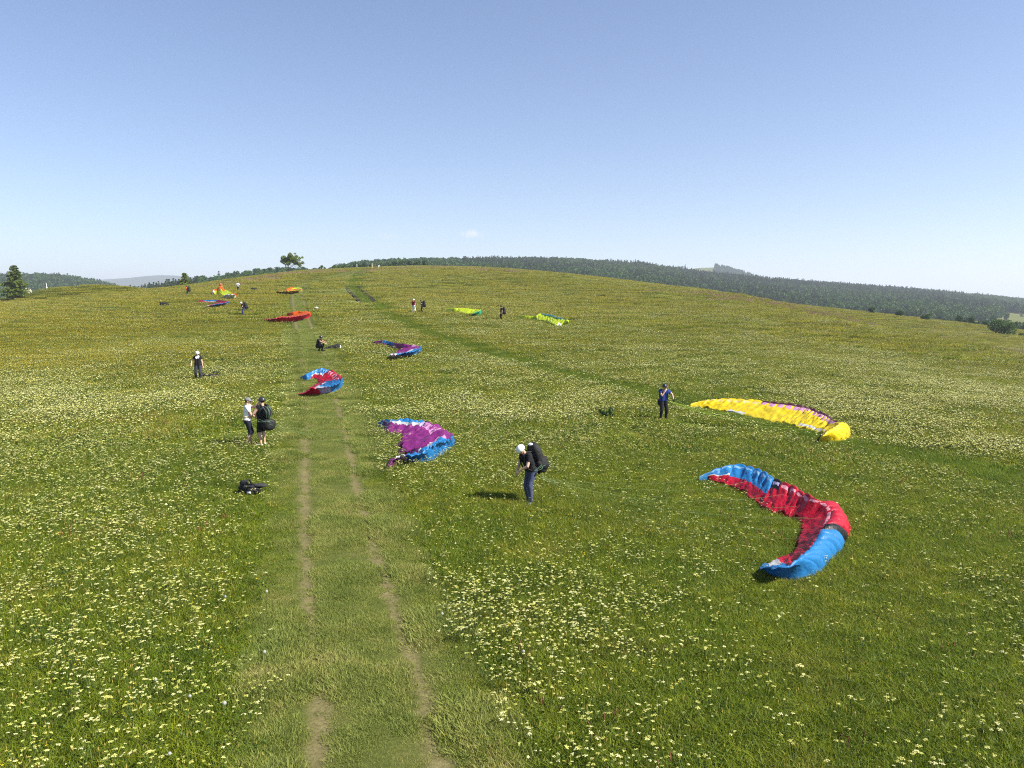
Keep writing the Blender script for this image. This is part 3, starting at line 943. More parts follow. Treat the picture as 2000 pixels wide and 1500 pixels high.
Z1 = ((1320, 860), 5.0)
wing(*Z1, [((230, 350), (236, 366), None, .12), ((480, 250), (430, 430), None, .4), ((640, 240), (560, 465), None, .45), ((810, 285), (680, 530), None, .5),
    ((970, 375), (850, 660), None, .5), ((1150, 455), (1025, 730), None, .5), ((1350, 570), (1180, 770), None, .5), ((1470, 620), (1240, 810), (1600, 725), .42),
    ((1540, 700), (1240, 860), (1690, 860), .42), ((1490, 810), (1210, 930), (1690, 960), .42), ((1420, 900), (1190, 1000), (1625, 1075), .42), ((1340, 1030), (1160, 1100), (1525, 1175), .42),
    ((1210, 1150), (1080, 1150), (1425, 1290), .45), ((1090, 1240), (975, 1185), (1275, 1355), .4), ((950, 1250), (900, 1225), (1075, 1380), .35), ((820, 1260), (825, 1255), (900, 1330), .15)],
    [(0.01, 'white', None, 'white', None, 'white', .5), (0.10, 'blue', 'paleblue', 'blue', 'white', 'red', .40), (0.275, 'blue', 'paleblue', 'blue', None, 'red', .55), (0.30, 'black', 'lilac', 'black', None, 'red', .3), (0.655, 'red', 'pink', 'red', None, 'red', .5),
     (0.69, 'black', None, 'red', None, 'red', .5), (0.93, 'blue', None, 'red', None, 'red', .3), (0.965, 'blue', None, 'blue', 'white', 'white', .4), (1.0, 'blue', None, 'blue', None, 'blue', .4)],
    29, 'red paraglider with blue wing tips spread in a crescent, the one nearest the camera', True, 8,
    ((1052, 985, 0.80), 11, M['line_pale'], 0.003, None), opn=0.17, wr=0.75)

Z2 = ((1180, 720), 3.846)
wing(*Z2, [((650, 264), (658, 280), None, .15), ((820, 229), (740, 292), None, .35), ((1000, 230), (870, 320), None, .4), ((1150, 240), (1000, 345), None, .42), ((1300, 260), (1180, 388), None, .42),
    ((1500, 284), (1350, 418), None, .45), ((1640, 338), (1500, 455), None, .45), ((1740, 393), (1600, 482), None, .45), ((1785, 413), (1650, 492), (1838, 470), .45), ((1750, 430), (1655, 486), (1838, 512), .5),
    ((1695, 460), (1640, 500), (1790, 546), .45), ((1640, 510), (1625, 525), (1700, 553), .3), ((1616, 540), (1618, 545), (1630, 553), .15)],
    [(0.22, 'yellow', 'paleyellow', 'yellow', None, 'yellow', .5), (0.27, 'yellow', 'paleyellow', 'yellow', 'white', 'white', .84), (0.52, 'plum', 'mauve', 'yellow', None, 'yellow', .6), (0.76, 'plum', 'mauve', 'yellow', 'white', 'yellow', .80),
     (1.0, 'yellow', None, 'yellow', 'white', 'yellow', .75)],
    32, 'bright yellow paraglider with plum leading edge lying in the grass beside a pilot in blue', True, 6,
    ((1306, 823, 1.0), 10, M['line_green'], 0.0038, None), opn=0.20, lip=0.06)

Z3 = ((700, 780), 9.09)
wing(*Z3, [((350, 412), (360, 440), None, .1), ((480, 372), (470, 520), None, .3), ((650, 372), (500, 610), None, .35), ((870, 366), (640, 640), None, .4), ((1010, 400), (750, 650), None, .4), ((1200, 390), (770, 700), None, .45),
    ((1400, 475), (765, 760), None, .5), ((1560, 565), (755, 830), None, .5), ((1640, 660), (745, 900), (1705, 740), .5), ((1565, 740), (745, 960), (1690, 860), .5), ((1450, 810), (780, 990), (1565, 935), .5), ((1250, 860), (830, 1010), (1440, 1055), .5),
    ((1100, 960), (900, 1040), (1250, 1130), .4), ((900, 1010), (850, 1020), (950, 1145), .35), ((760, 1010), (700, 1060), (780, 1115), .3), ((620, 1080), (560, 1120), (680, 1170), .3), ((510, 1180), (500, 1190), (550, 1255), .15)],
    [(0.24, 'blue', None, 'blue', 'white', 'purple', .18), (0.27, 'black', 'lilac', 'purple', None, 'purple', .5), (0.55, 'purple', 'mauve', 'purple', None, 'purple', .5), (0.88, 'blue', None, 'blue', 'white', 'purple', .22),
     (0.95, 'white', None, 'white', None, 'purple', .5), (1.0, 'purple', None, 'purple', None, 'purple', .5)],
    36, 'crumpled purple paraglider with blue wing tips between the track and the bent pilot', True, 5,
    ((522, 873, 0.9), 5, M['line_pale'], 0.004, None), 1.5)

Z4 = ((575, 710), 18.18)
wing(*Z4, [((220, 478), (230, 505), None, .1), ((430, 375), (330, 565), None, .3), ((620, 285), (500, 565), None, .35), ((830, 205), (700, 545), None, .4), ((1020, 182), (780, 575), None, .45), ((1200, 226), (850, 595), None, .45),
    ((1400, 295), (880, 650), None, .45), ((1560, 415), (880, 690), None, .45), ((1650, 555), (880, 700), (1705, 620), .45), ((1640, 680), (860, 740), (1725, 760), .45), ((1500, 770), (800, 760), (1640, 925), .45), ((1300, 830), (720, 790), (1440, 985), .4),
    ((1060, 860), (640, 850), (1250, 1065), .45), ((800, 890), (620, 870), (1000, 1125), .4), ((560, 890), (555, 895), (800, 1142), .4), ((380, 1040), (350, 1050), (500, 1165), .2), ((120, 1090), (110, 1100), (290, 1152), .08)],
    [(0.25, 'blue', 'paleblue', 'blue', 'white', 'red', .45), (0.28, 'black', 'lilac', 'black', None, 'red', .3), (0.53, 'red', 'pink', 'red', None, 'red', .5), (0.55, 'black', None, 'red', None, 'red', .5),
     (0.86, 'blue', None, 'blue', 'white', 'red', .60), (0.91, 'lilac', None, 'white', None, 'red', .5), (1.0, 'red', None, 'red', None, 'red', .5)],
    34, 'red and blue paraglider folded into a hook across the farm track', True, 5, None, 1.1)

Z5 = ((720, 655), 16.67)
wing(*Z5, [((150, 208), (160, 242), None, .1), ((400, 168), (300, 285), None, .25), ((580, 173), (480, 335), None, .3), ((760, 232), (650, 355), None, .3), ((950, 257), (800, 395), None, .35), ((1150, 288), (1050, 445), None, .4),
    ((1400, 302), (1100, 490), None, .45), ((1560, 327), (1000, 505), None, .45), ((1650, 420), (960, 535), (1702, 480), .45), ((1590, 480), (930, 575), (1682, 580), .45), ((1400, 545), (880, 622), (1560, 632), .4), ((1150, 580), (860, 642), (1380, 682), .35),
    ((900, 645), (800, 652), (1100, 732), .35), ((720, 640), (700, 652), (860, 757), .3), ((660, 700), (650, 712), (720, 747), .15)],
    [(0.10, 'purple', None, 'purple', None, 'purple', .5), (0.25, 'blue', None, 'blue', None, 'purple', .7), (0.56, 'purple', 'mauve', 'purple', None, 'purple', .5), (0.94, 'blue', None, 'blue', 'white', 'purple', .25), (1.0, 'white', None, 'white', None, 'white', .5)],
    34, 'purple and blue paraglider bent like a boomerang, right of the crouching pilot', False, 4)

Z6 = ((500, 550), 16.67)
wing(*Z6, [((1000, 1040), (1010, 1068), None, .1), ((1150, 998), (1080, 1088), None, .35), ((1350, 968), (1200, 1094), None, .45), ((1500, 985), (1230, 1104), None, .4), ((1640, 966), (1200, 1122), None, .45), ((1720, 1008), (1150, 1142), (1772, 1080), .45),
    ((1680, 1078), (1110, 1152), (1772, 1150), .5), ((1570, 1092), (1080, 1165), (1620, 1212), .5), ((1300, 1148), (1000, 1172), (1450, 1252), .45), ((1050, 1168), (900, 1172), (1200, 1292), .45), ((820, 1163), (750, 1180), (900, 1302), .45), ((620, 1218), (580, 1227), (650, 1292), .3),
    ((450, 1218), (430, 1232), (450, 1288), .2), ((280, 1245), (270, 1262), (300, 1272), .1)],
    [(0.05, 'red', None, 'red', None, 'red', .5), (0.45, 'orange', None, 'orange', None, 'orange', .5), (0.84, 'pinkred', None, 'orange', None, 'orange', .5), (1.0, 'red', None, 'red', None, 'red', .5)],
    32, 'orange paraglider with a long pinkish red half lying over the track', False, 4, ((480, 617, 0.9), 4, M['line_pale'], 0.006, None))

wing(*Z6, [((1000, 240), (960, 302), None, .35), ((1100, 202), (990, 305), None, .45), ((1200, 197), (1040, 310), None, .4), ((1350, 192), (1200, 295), None, .4), ((1450, 207), (1240, 290), None, .4), ((1480, 233), (1240, 292), (1502, 260), .4),
    ((1440, 273), (1230, 294), (1480, 312), .4), ((1330, 288), (1200, 302), (1380, 348), .4), ((1240, 303), (1150, 305), (1260, 354), .4), ((1050, 313), (1000, 316), (1100, 378), .4), ((850, 318), (840, 322), (900, 382), .35), ((710, 322), (700, 330), (760, 372), .3),
    ((650, 338), (648, 346), (690, 364), .15)],
    [(0.17, 'orange', None, 'orange', None, 'orange', .5), (0.36, 'lime', None, 'lime', None, 'orange', .6), (0.55, 'orange', None, 'orange', None, 'orange', .5), (0.94, 'lime', None, 'orange', None, 'orange', .3), (1.0, 'black', None, 'black', None, 'black', .5)],
    30, 'orange and lime paraglider curled in a ring high on the track, below the lone tree', False, 4)

Z8 = ((370, 540), 18.18)
wing(*Z8, [((835, 540), (895, 655), None, .5), ((880, 465), (925, 630), None, .7), ((960, 458), (980, 600), None, .6), ((1050, 372), (1030, 610), None, 1.0), ((1190, 400), (1110, 650), None, .85), ((1240, 455), (1160, 680), None, .6), ((1400, 525), (1220, 692), None, .5),
    ((1550, 595), (1270, 696), None, .45), ((1660, 648), (1300, 702), (1702, 700), .5), ((1520, 648), (1260, 694), (1620, 778), .6), ((1350, 640), (1240, 694), (1450, 780), .6), ((1230, 690), (1210, 722), (1320, 792), .45), ((1188, 740), (1180, 752), (1200, 778), .2)],
    [(0.09, 'white', None, 'white', 'lime', 'lime', .55), (0.17, 'orange', None, 'orange', None, 'lime', .35), (0.30, 'orange', None, 'orange', None, 'lime', .38), (0.58, 'lime', None, 'lime', None, 'lime', .5), (0.84, 'orange', None, 'lime', None, 'lime', .1), (1.0, 'white', None, 'white', None, 'white', .5)],
    32, 'lime and orange paraglider with white tips, bunched round a helper', False, 4)

wing(*Z8, [((200, 883), (210, 908), None, .1), ((400, 847), (400, 943), None, .25), ((600, 837), (550, 948), None, .3), ((820, 842), (720, 963), None, .35), ((980, 837), (850, 964), None, .4), ((1200, 862), (960, 968), None, .45), ((1330, 886), (960, 982), (1388, 950), .45),
    ((1330, 928), (920, 992), (1394, 980), .45), ((1210, 953), (860, 1007), (1272, 1028), .45), ((1000, 988), (800, 1024), (1100, 1064), .4), ((760, 1038), (700, 1044), (850, 1104), .35), ((620, 1058), (600, 1078), (650, 1118), .25), ((540, 1088), (530, 1104), (570, 1122), .1)],
    [(0.09, 'crimson', None, 'crimson', None, 'crimson', .5), (0.31, 'blue', None, 'blue', 'white', 'crimson', .42), (0.60, 'crimson', None, 'crimson', None, 'crimson', .5), (0.95, 'blue', None, 'crimson', None, 'crimson', .3), (1.0, 'white', None, 'white', None, 'white', .5)],
    32, 'crimson and blue paraglider lying in a narrow hairpin, the leftmost wing on the slope', False, 4)

Z10 = ((855, 590), 7.547)
wing(*Z10, [((80, 101), (85, 111), None, .1), ((180, 93), (170, 117), None, .25), ((260, 90), (250, 132), None, .35), ((380, 88), (320, 157), None, .4), ((500, 103), (390, 177), None, .4), ((570, 106), (430, 184), None, .45), ((620, 128), (450, 187), (638, 155), .45),
    ((600, 148), (470, 189), (632, 187), .5), ((540, 168), (490, 190), (580, 200), .4), ((500, 184), (492, 192), (510, 197), .15)],
    [(0.60, 'lime', None, 'lime', None, 'lime', .5), (1.0, 'mint', None, 'mint', None, 'lime', .35)],
    32, 'lime green paraglider with one mint green tip, between the dark pilots', False, 4)

wing(*Z10, [((1140, 204), (1145, 221), None, .1), ((1260, 203), (1250, 237), None, .25), ((1400, 206), (1380, 242), None, .3), ((1450, 208), (1440, 264), None, .35), ((1490, 180), (1500, 277), None, .55), ((1560, 174), (1580, 292), None, .6), ((1650, 186), (1640, 312), None, .6),
    ((1750, 215), (1710, 337), None, .55), ((1850, 250), (1780, 342), None, .5), ((1910, 278), (1850, 342), (1932, 305), .45), ((1920, 300), (1890, 340), (1932, 332), .3)],
    [(0.33, 'lime', None, 'lime', None, 'lime', .5), (0.60, 'teal', None, 'darkgreen', None, 'lime', .30), (0.80, 'teal', None, 'darkgreen', None, 'lime', .30), (0.86, 'teal', None, 'lime', None, 'white', .70), (1.0, 'lime', None, 'lime', None, 'lime', .5)],
    32, 'lime green paraglider with a teal leading edge standing up, rightmost of the upper wings', False, 4)

# ------------------------------------------------------------------ people
SKIN = plain('skin', (0.50, 0.30, 0.21), 0.55, 0.35, 0.06, 12)
CLOTH = {}
def cloth(name, col, rough=0.85):
    if name not in CLOTH: CLOTH[name] = plain('cloth_' + name, col, rough, 0.15, 0.12, 14, 0.4, 28)
    return CLOTH[name]
BLACK = cloth('black', (0.014, 0.014, 0.016)); CHAR = cloth('charcoal', (0.035, 0.035, 0.038)); WHITE = cloth('white', (0.78, 0.78, 0.80))
JEANS = cloth('denim', (0.05, 0.062, 0.115)); NAVY = cloth('navy', (0.018, 0.02, 0.035)); ROYAL = cloth('royal_blue', (0.022, 0.045, 0.21))
MAROON = cloth('maroon', (0.16, 0.018, 0.018)); ORANGE = cloth('orange', (0.80, 0.13, 0.03)); GREY = cloth('grey', (0.16, 0.16, 0.16)); SLATE = cloth('slate', (0.03, 0.034, 0.045)); TAN = cloth('tan', (0.55, 0.42, 0.22))
BLUEJ = cloth('blue_trousers', (0.05, 0.07, 0.22))
HARN = plain('harness_fabric', (0.014, 0.014, 0.015), 0.75, 0.25, 0.5, 6, 0.9, 10)
CORD = plain('harness_cord', (0.13, 0.24, 0.15), 0.6, 0.3, 0.1)
SHELL_W = plain('helmet_white', (0.80, 0.81, 0.82), 0.25, 0.5, 0.03)
SHELL_B = plain('helmet_black', (0.022, 0.022, 0.025), 0.3, 0.5, 0.1)
HAIR_D = plain('dark_hair', (0.03, 0.02, 0.015), 0.6, 0.3, 0.3, 30)
EYE = plain('eye', (0.02, 0.015, 0.012), 0.2, 0.5, 0.02)

def ik(a, t, l1, l2, pole):
    a, t, pole = Vector(a), Vector(t), Vector(pole)
    d = t - a; L = min(d.length, (l1 + l2) * 0.999); d = d.normalized()
    x = (l1 * l1 - l2 * l2 + L * L) / (2 * L)
    h = math.sqrt(max(0, l1 * l1 - x * x))
    n = pole - d * pole.dot(d)
    n = n.normalized() if n.length > 1e-6 else d.orthogonal().normalized()
    return a + d * x + n * h, a + d * L

def capsule(mb, p0, p1, r0, r1, seg=12):
    p0, p1 = Vector(p0), Vector(p1)
    d = (p1 - p0); L = d.length
    d = d.normalized() if L > 1e-6 else Vector((0, 0, 1))
    pts, rad = [], []
    for k in range(4):
        a = math.pi / 2 * (k + 0.25) / 4
        pts.append(p0 - d * r0 * math.cos(a)); rad.append(r0 * math.sin(a))
    pts += [p0, p0.lerp(p1, 0.5), p1]; rad += [r0, (r0 + r1) / 2, r1]
    for k in range(3, -1, -1):
        a = math.pi / 2 * (k + 0.25) / 4
        pts.append(p1 + d * r1 * math.cos(a)); rad.append(r1 * math.sin(a))
    mb.tube(pts, rad, seg)

def person(label, px, face, group=None, h=1.75, lean=0.0, headpitch=0.1, headyaw=0.0, hipz=0.93, hipy=0.0, feet=((-0.11, 0.0), (0.11, 0.05)), hands=((-0.27, 0.05, 0.80), (0.27, 0.05, 0.80)),
           poles=((-0.6, -1, 0), (0.6, -1, 0)), top=BLACK, sleeve=0.55, bottom=CHAR, legs=1.0, shoes=BLACK, head='hair', under=None, gloves=(None, None), voxel=0.016, broad=1.0, kneepole=(0, 1, 0.1), loc=None, extra=None, shoemat=None):
    S = h / 1.75
    p = (gvec(*px) if loc is None else Vector(loc)) + Vector((0, 0, 0.04))
    rz = math.atan2(-face[0], face[1])
    root = empty('person', p, rz)
    tag(root, label, 'person', group)
    P0 = Vector((0, hipy, hipz))
    D = Vector((0, math.sin(lean), math.cos(lean)))
    Fd = Vector((0, math.cos(lean), -math.sin(lean)))
    prim = []
    add = lambda a, b, ra, rb, t: prim.append((Vector(a), Vector(b), ra, rb, t))
    hw = 0.085 * (0.95 + 0.05 * broad)
    # trunk
    for s in (-1, 1):
        add(P0 + Vector((s * hw, -0.015, -0.02)), P0 + D * 0.08 + Vector((s * 0.075, 0, 0)), 0.112, 0.108, 'pelvis')
        add(P0 + D * 0.06 + Vector((s * 0.06, 0.005, 0)), P0 + D * 0.26 + Vector((s * 0.07 * broad, 0, 0)), 0.105, 0.108, 'waist')
        add(P0 + D * 0.26 + Vector((s * 0.08 * broad, 0, 0)), P0 + D * 0.40 + Vector((s * 0.095 * broad, 0, 0)), 0.110, 0.105, 'chest')
        add(P0 + D * 0.40 + Vector((s * 0.06 * broad, 0, 0)), P0 + D * 0.47 + Vector((s * 0.165 * broad, -0.01, 0)), 0.095, 0.068, 'shoulder')
    nb = P0 + D * 0.49 + Fd * 0.005
    ha = lean + headpitch
    hd = Vector((0, math.sin(lean * 0.5 + ha * 0.5), math.cos(lean * 0.5 + ha * 0.5)))
    hc = nb + hd * 0.185 + Vector((0, math.cos(ha), -math.sin(ha))) * 0.02
    add(nb - D * 0.03, nb + hd * 0.10, 0.062, 0.055, 'neck')
    HM = Matrix.Translation(hc) @ Matrix.Rotation(-ha, 4, 'X') @ Matrix.Rotation(headyaw, 4, 'Z')
    hv = lambda x, y, z: HM @ Vector((x, y, z))
    add(hv(0, -0.012, 0.03), hv(0, -0.005, 0.035), 0.085, 0.08, 'head'); add(hv(0, 0.015, 0.03), hv(0, 0.02, 0.0), 0.078, 0.072, 'head')
    add(hv(0, 0.03, -0.03), hv(0, 0.045, -0.075), 0.062, 0.042, 'head'); add(hv(0, 0.055, -0.085), hv(0, 0.06, -0.09), 0.026, 0.022, 'head')
    add(hv(0, 0.088, 0.012), hv(0, 0.112, -0.022), 0.010, 0.015, 'head')                       # nose
    add(hv(-0.035, 0.078, 0.028), hv(0.035, 0.078, 0.028), 0.016, 0.016, 'head')               # brow
    add(hv(-0.02, 0.083, -0.052), hv(0.02, 0.083, -0.052), 0.011, 0.011, 'head')               # mouth
    for s in (-1, 1): add(hv(s * 0.078, -0.005, 0.015), hv(s * 0.080, -0.008, -0.02), 0.016, 0.012, 'head')
    # arms and hands
    for i, s in enumerate((-1, 1)):
        sh = P0 + D * 0.455 + Vector((s * 0.185 * broad, -0.01, 0))
        el, wr = ik(sh, hands[i], 0.285, 0.255, poles[i])
        add(sh, el, 0.056, 0.043, 'uparm%d' % i); add(el, wr, 0.042, 0.029, 'forearm%d' % i)
        fd = (wr - el).normalized()
        sd = fd.cross(Vector((0, 1, 0.3))); sd = sd.normalized() if sd.length > 0.1 else Vector((1, 0, 0))
        pn = fd.cross(sd).normalized()
        for k in range(4):
            o = (k - 1.5) * 0.019
            a = wr + sd * o * 0.6 + fd * 0.01; b = wr + sd * o + fd * 0.085
            add(a, b, 0.015, 0.0125, 'hand%d' % i)
            ln = (0.034, 0.042, 0.039, 0.029)[k]
            c = b + (fd * 0.8 + pn * 0.5).normalized() * ln; e = c + (fd * 0.35 + pn * 0.9).normalized() * ln * 0.8
            add(b, c, 0.0105, 0.0095, 'hand%d' % i); add(c, e, 0.0095, 0.008, 'hand%d' % i)
        t0 = wr + sd * -0.022 + fd * 0.025; t1 = t0 + (sd * -0.7 + fd * 0.7 + pn * 0.3).normalized() * 0.035
        add(t0, t1, 0.014, 0.0115, 'hand%d' % i); add(t1, t1 + (fd * 0.8 + pn * 0.5 - sd * 0.1).normalized() * 0.032, 0.011, 0.009, 'hand%d' % i)
    # legs and feet
    for i, s in enumerate((-1, 1)):
        hp = P0 + Vector((s * 0.095, 0, -0.03))
        kn, an = ik(hp, (feet[i][0], feet[i][1], 0.095 if len(feet[i]) < 3 else feet[i][2]), 0.425, 0.415, kneepole)
        add(hp, kn, 0.092, 0.058, 'thigh%d' % i); add(kn, kn.lerp(an, 0.4) + Vector((0, -0.012, 0)), 0.058, 0.055, 'shin%d' % i); add(kn.lerp(an, 0.4) + Vector((0, -0.012, 0)), an, 0.054, 0.036, 'shin%d' % i)
        to = s * 0.12
        dz = an.z - 0.095
        add(an + Vector((0, -0.03, -0.05)), an + Vector((to * 0.5, 0.10, -0.055)), 0.042, 0.040, 'foot%d' % i); add(an + Vector((to * 0.5, 0.08, -0.06)), an + Vector((to, 0.17, -0.062)), 0.040, 0.030, 'foot%d' % i)
    mb = MB()
    for a, b, ra, rb, t in prim: capsule(mb, a * S, b * S, ra * S, rb * S)
    tmp = mb.build('tmp_body', SKIN)
    rm = tmp.modifiers.new('r', 'REMESH'); rm.mode = 'VOXEL'; rm.voxel_size = voxel; rm.use_smooth_shade = True
    sm = tmp.modifiers.new('s', 'SMOOTH'); sm.factor = 0.5; sm.iterations = 2
    dg = bpy.context.evaluated_depsgraph_get()
    me = bpy.data.meshes.new_from_object(tmp.evaluated_get(dg))
    bpy.data.objects.remove(tmp)
    me.materials.clear(); me.materials.append(SKIN)
    me.polygons.foreach_set('use_smooth', np.ones(len(me.polygons), dtype=bool))
    me.name = 'body'
    body = bpy.data.objects.new('body', me); COL.objects.link(body); body.parent = root
    # what each face belongs to
    nv, nf = len(me.vertices), len(me.polygons)
    co = np.empty(nv * 3, np.float32); me.vertices.foreach_get('co', co); co = co.reshape(-1, 3).astype(float)
    no = np.empty(nv * 3, np.float32); me.vertices.foreach_get('normal', no); no = no.reshape(-1, 3).astype(float)
    ctr = np.empty(nf * 3, np.float32); me.polygons.foreach_get('center', ctr); ctr = ctr.reshape(-1, 3).astype(float)
    best = np.full(nf, 9e9); lab = np.zeros(nf, int); par = np.zeros(nf)
    for k, (a, b, ra, rb, t) in enumerate(prim):
        a_, b_ = np.array(a) * S, np.array(b) * S
        ab = b_ - a_; q = np.clip(((ctr - a_) @ ab) / (ab @ ab + 1e-9), 0, 1)
        d = np.linalg.norm(ctr - a_ - q[:, None] * ab, axis=1) - (ra + (rb - ra) * q) * S
        m = d < best
        best[m] = d[m]; lab[m] = k; par[m] = q[m]
    tags = np.array([p_[4] for p_ in prim])
    ft = tags[lab]
    is_ = lambda *n: np.isin(ft, n)
    polys = [tuple(p_.vertices) for p_ in me.polygons]
    def garment(name, mask, mat, thick, wob=0.008, fr=9.0, parent=root):
        ids = np.where(mask)[0]
        if len(ids) == 0: return None
        used = sorted({v for i in ids for v in polys[i]}); mp = {v: k for k, v in enumerate(used)}
        cnt = {}
        for i in ids:
            q = polys[i]
            for a, b in zip(q, q[1:] + q[:1]):
                e = (min(a, b), max(a, b)); cnt[e] = cnt.get(e, 0) + 1
        rim = {v for e, c in cnt.items() if c == 1 for v in e}
        vs = []
        for v in used:
            c = co[v]
            t = thick + wob * (mnoise.noise((c[0] * fr, c[1] * fr, c[2] * fr * 0.6)) + 0.2)
            if v in rim: t = thick * 0.75
            vs.append(c + no[v] * t * S)
        return mesh_from(name, vs, [tuple(mp[v] for v in polys[i]) for i in ids], [mat], parent)
    up = ctr @ np.array(D) - np.array(P0 * S) @ np.array(D)
    um = np.zeros(nf, bool)
    if under is not None:
        um = is_('chest', 'shoulder', 'neck') & (up > 0.37 * S) & (np.abs(ctr[:, 0]) < (0.11 - 0.35 * (0.47 * S - up)) * S) & (((ctr - np.array(P0 * S)) @ np.array(Fd)) > 0.02)
        garment('undershirt', um, under, 0.012, 0.003)
    shirt = is_('waist', 'chest', 'shoulder') | (is_('pelvis') & (up > 0.0)) | (is_('neck') & (par < 0.35))
    for i in (0, 1):
        shirt |= is_('uparm%d' % i) & (par < sleeve)
        if sleeve > 1: shirt |= is_('forearm%d' % i) & (par < sleeve - 1)
    garment('shirt', shirt & ~um, top, 0.020, 0.014, 8)
    tr = is_('pelvis') & (up <= 0.03 * S)
    for i in (0, 1):
        if legs >= 1: tr |= is_('thigh%d' % i) | is_('shin%d' % i)
        else: tr |= is_('thigh%d' % i) | (is_('shin%d' % i) & (ctr[:, 2] > (0.53 - legs) * S))
    garment('trousers' if legs >= 1 else 'shorts', tr, bottom, 0.016, 0.014, 8)
    for i in (0, 1):
        garment('shoe', is_('foot%d' % i), shoes, 0.010, 0.0)
        if gloves[i]: garment('glove', is_('hand%d' % i), gloves[i], 0.006, 0.0)
    inv = (Matrix.Scale(S, 4) @ HM).inverted()
    hl = np.array([list(inv @ Vector(c)) for c in ctr[is_('head')]]) if is_('head').any() else np.zeros((0, 3))
    hm = np.zeros(nf, bool)
    longh = head.endswith('long')
    if len(hl): hm[np.where(is_('head'))[0]] = (hl[:, 2] > 0.055 - 0.2 * np.minimum(0, hl[:, 1])) | ((hl[:, 1] < -0.02 + 0.0 * hl[:, 2]) & (hl[:, 2] > -0.075)) 
    garment('hair', hm, HAIR_D, 0.012, 0.006, 30)
    HS = Matrix.Scale(S, 4) @ HM
    if longh:
        mb = MB()
        for s in (-1, 1): mb.tube([HS @ Vector((s * 0.07, -0.03, 0)), HS @ Vector((s * 0.075, -0.03, -0.09)), HS @ Vector((s * 0.06, -0.02, -0.17))], [0.03, 0.032, 0.012], 8)
        mb.build('hair_strand', HAIR_D, root)
    if voxel < 0.014:
        for s in (-1, 1):
            mb = MB(); mb.ball(HS @ Vector((s * 0.032, 0.083, 0.008)), 0.011, 8, 6); mb.build('eye', EYE, root)
    if head.startswith('helmet') or head.startswith('cap'):
        mat = {'w': SHELL_W, 'b': SHELL_B, 'g': GREY}[head.split('_')[1]]
        mb = MB(); seg, rg = 24, 9
        for shell, off in ((0, 0.0), (1, -0.012)):
            v, f = [], []
            for i in range(rg + 1):
                for k in range(seg):
                    t = 2 * math.pi * k / seg
                    fr = math.sin(t)                           # +1 front, -1 back
                    low = math.radians(94 + 22 * max(0, -fr) + 12 * (abs(math.cos(t)) ** 3)) if head.startswith('helmet') else math.radians(92)
                    ph = low * i / rg
                    rx, ry, rzz = (0.112, 0.132, 0.122) if head.startswith('helmet') else (0.099, 0.115, 0.105)
                    ridge = 1 + (0.03 * math.cos(4 * t) * math.sin(ph) ** 2 if head.startswith('helmet') else 0)
                    v.append(HS @ Vector(((rx + off) * math.sin(ph) * math.cos(t) * ridge, -0.005 + (ry + off) * math.sin(ph) * fr * ridge, 0.028 + (rzz + off) * math.cos(ph))))
            for i in range(rg):
                for k in range(seg):
                    q = (i * seg + k, (i + 1) * seg + k, (i + 1) * seg + (k + 1) % seg, i * seg + (k + 1) % seg)
                    f.append(q if shell == 0 else q[::-1])
            mb.add(v, f)
        n0 = (rg + 1) * seg
        mb.f += [(rg * seg + k, n0 + rg * seg + k, n0 + rg * seg + (k + 1) % seg, rg * seg + (k + 1) % seg) for k in range(seg)]; mb.m += [0] * seg
        hel = mb.build('helmet' if head.startswith('helmet') else 'cap', mat, root)
        if head.startswith('cap') or 'visor' in head:
            mb = MB(); v, f = [], []
            for i in range(2):
                for k in range(9):
                    t = math.radians(30 + 15 * k); r = 1.0 + 0.62 * i * math.sin(math.radians(22.5 * k)) ** 0.7
                    v.append(HS @ Vector((0.1 * r * math.cos(t), 0.112 * r * math.sin(t), 0.03 - 0.02 * i)))
            v2 = [q + Vector((0, 0, 0.008)) for q in v]
            f = [(k, k + 1, 9 + k + 1, 9 + k) for k in range(8)]
            mb.add(v, f); mb.add(v2, [q[::-1] for q in f]); mb.build('peak', mat, hel)
    if head.startswith('helmet') and voxel < 0.014:
        mb = MB(); mb.tube([HS @ Vector((-0.092, 0.0, -0.01)), HS @ Vector((-0.07, 0.05, -0.09)), HS @ Vector((0, 0.06, -0.115)), HS @ Vector((0.07, 0.05, -0.09)), HS @ Vector((0.092, 0, -0.01))], 0.006, 5); mb.build('chin_strap', BLACK, root)
    TM = Matrix.Scale(S, 4) @ Matrix.Translation(P0) @ Matrix.Rotation(-lean, 4, 'X')
    return root, TM

def crumple(f, a, sd):
    return lambda d: 1 + a * mnoise.noise((d.x * f + sd, d.y * f, d.z * f)) + a * 0.5 * mnoise.noise((d.x * f * 2.7, d.y * f * 2.7 + sd, d.z * f * 2.7))

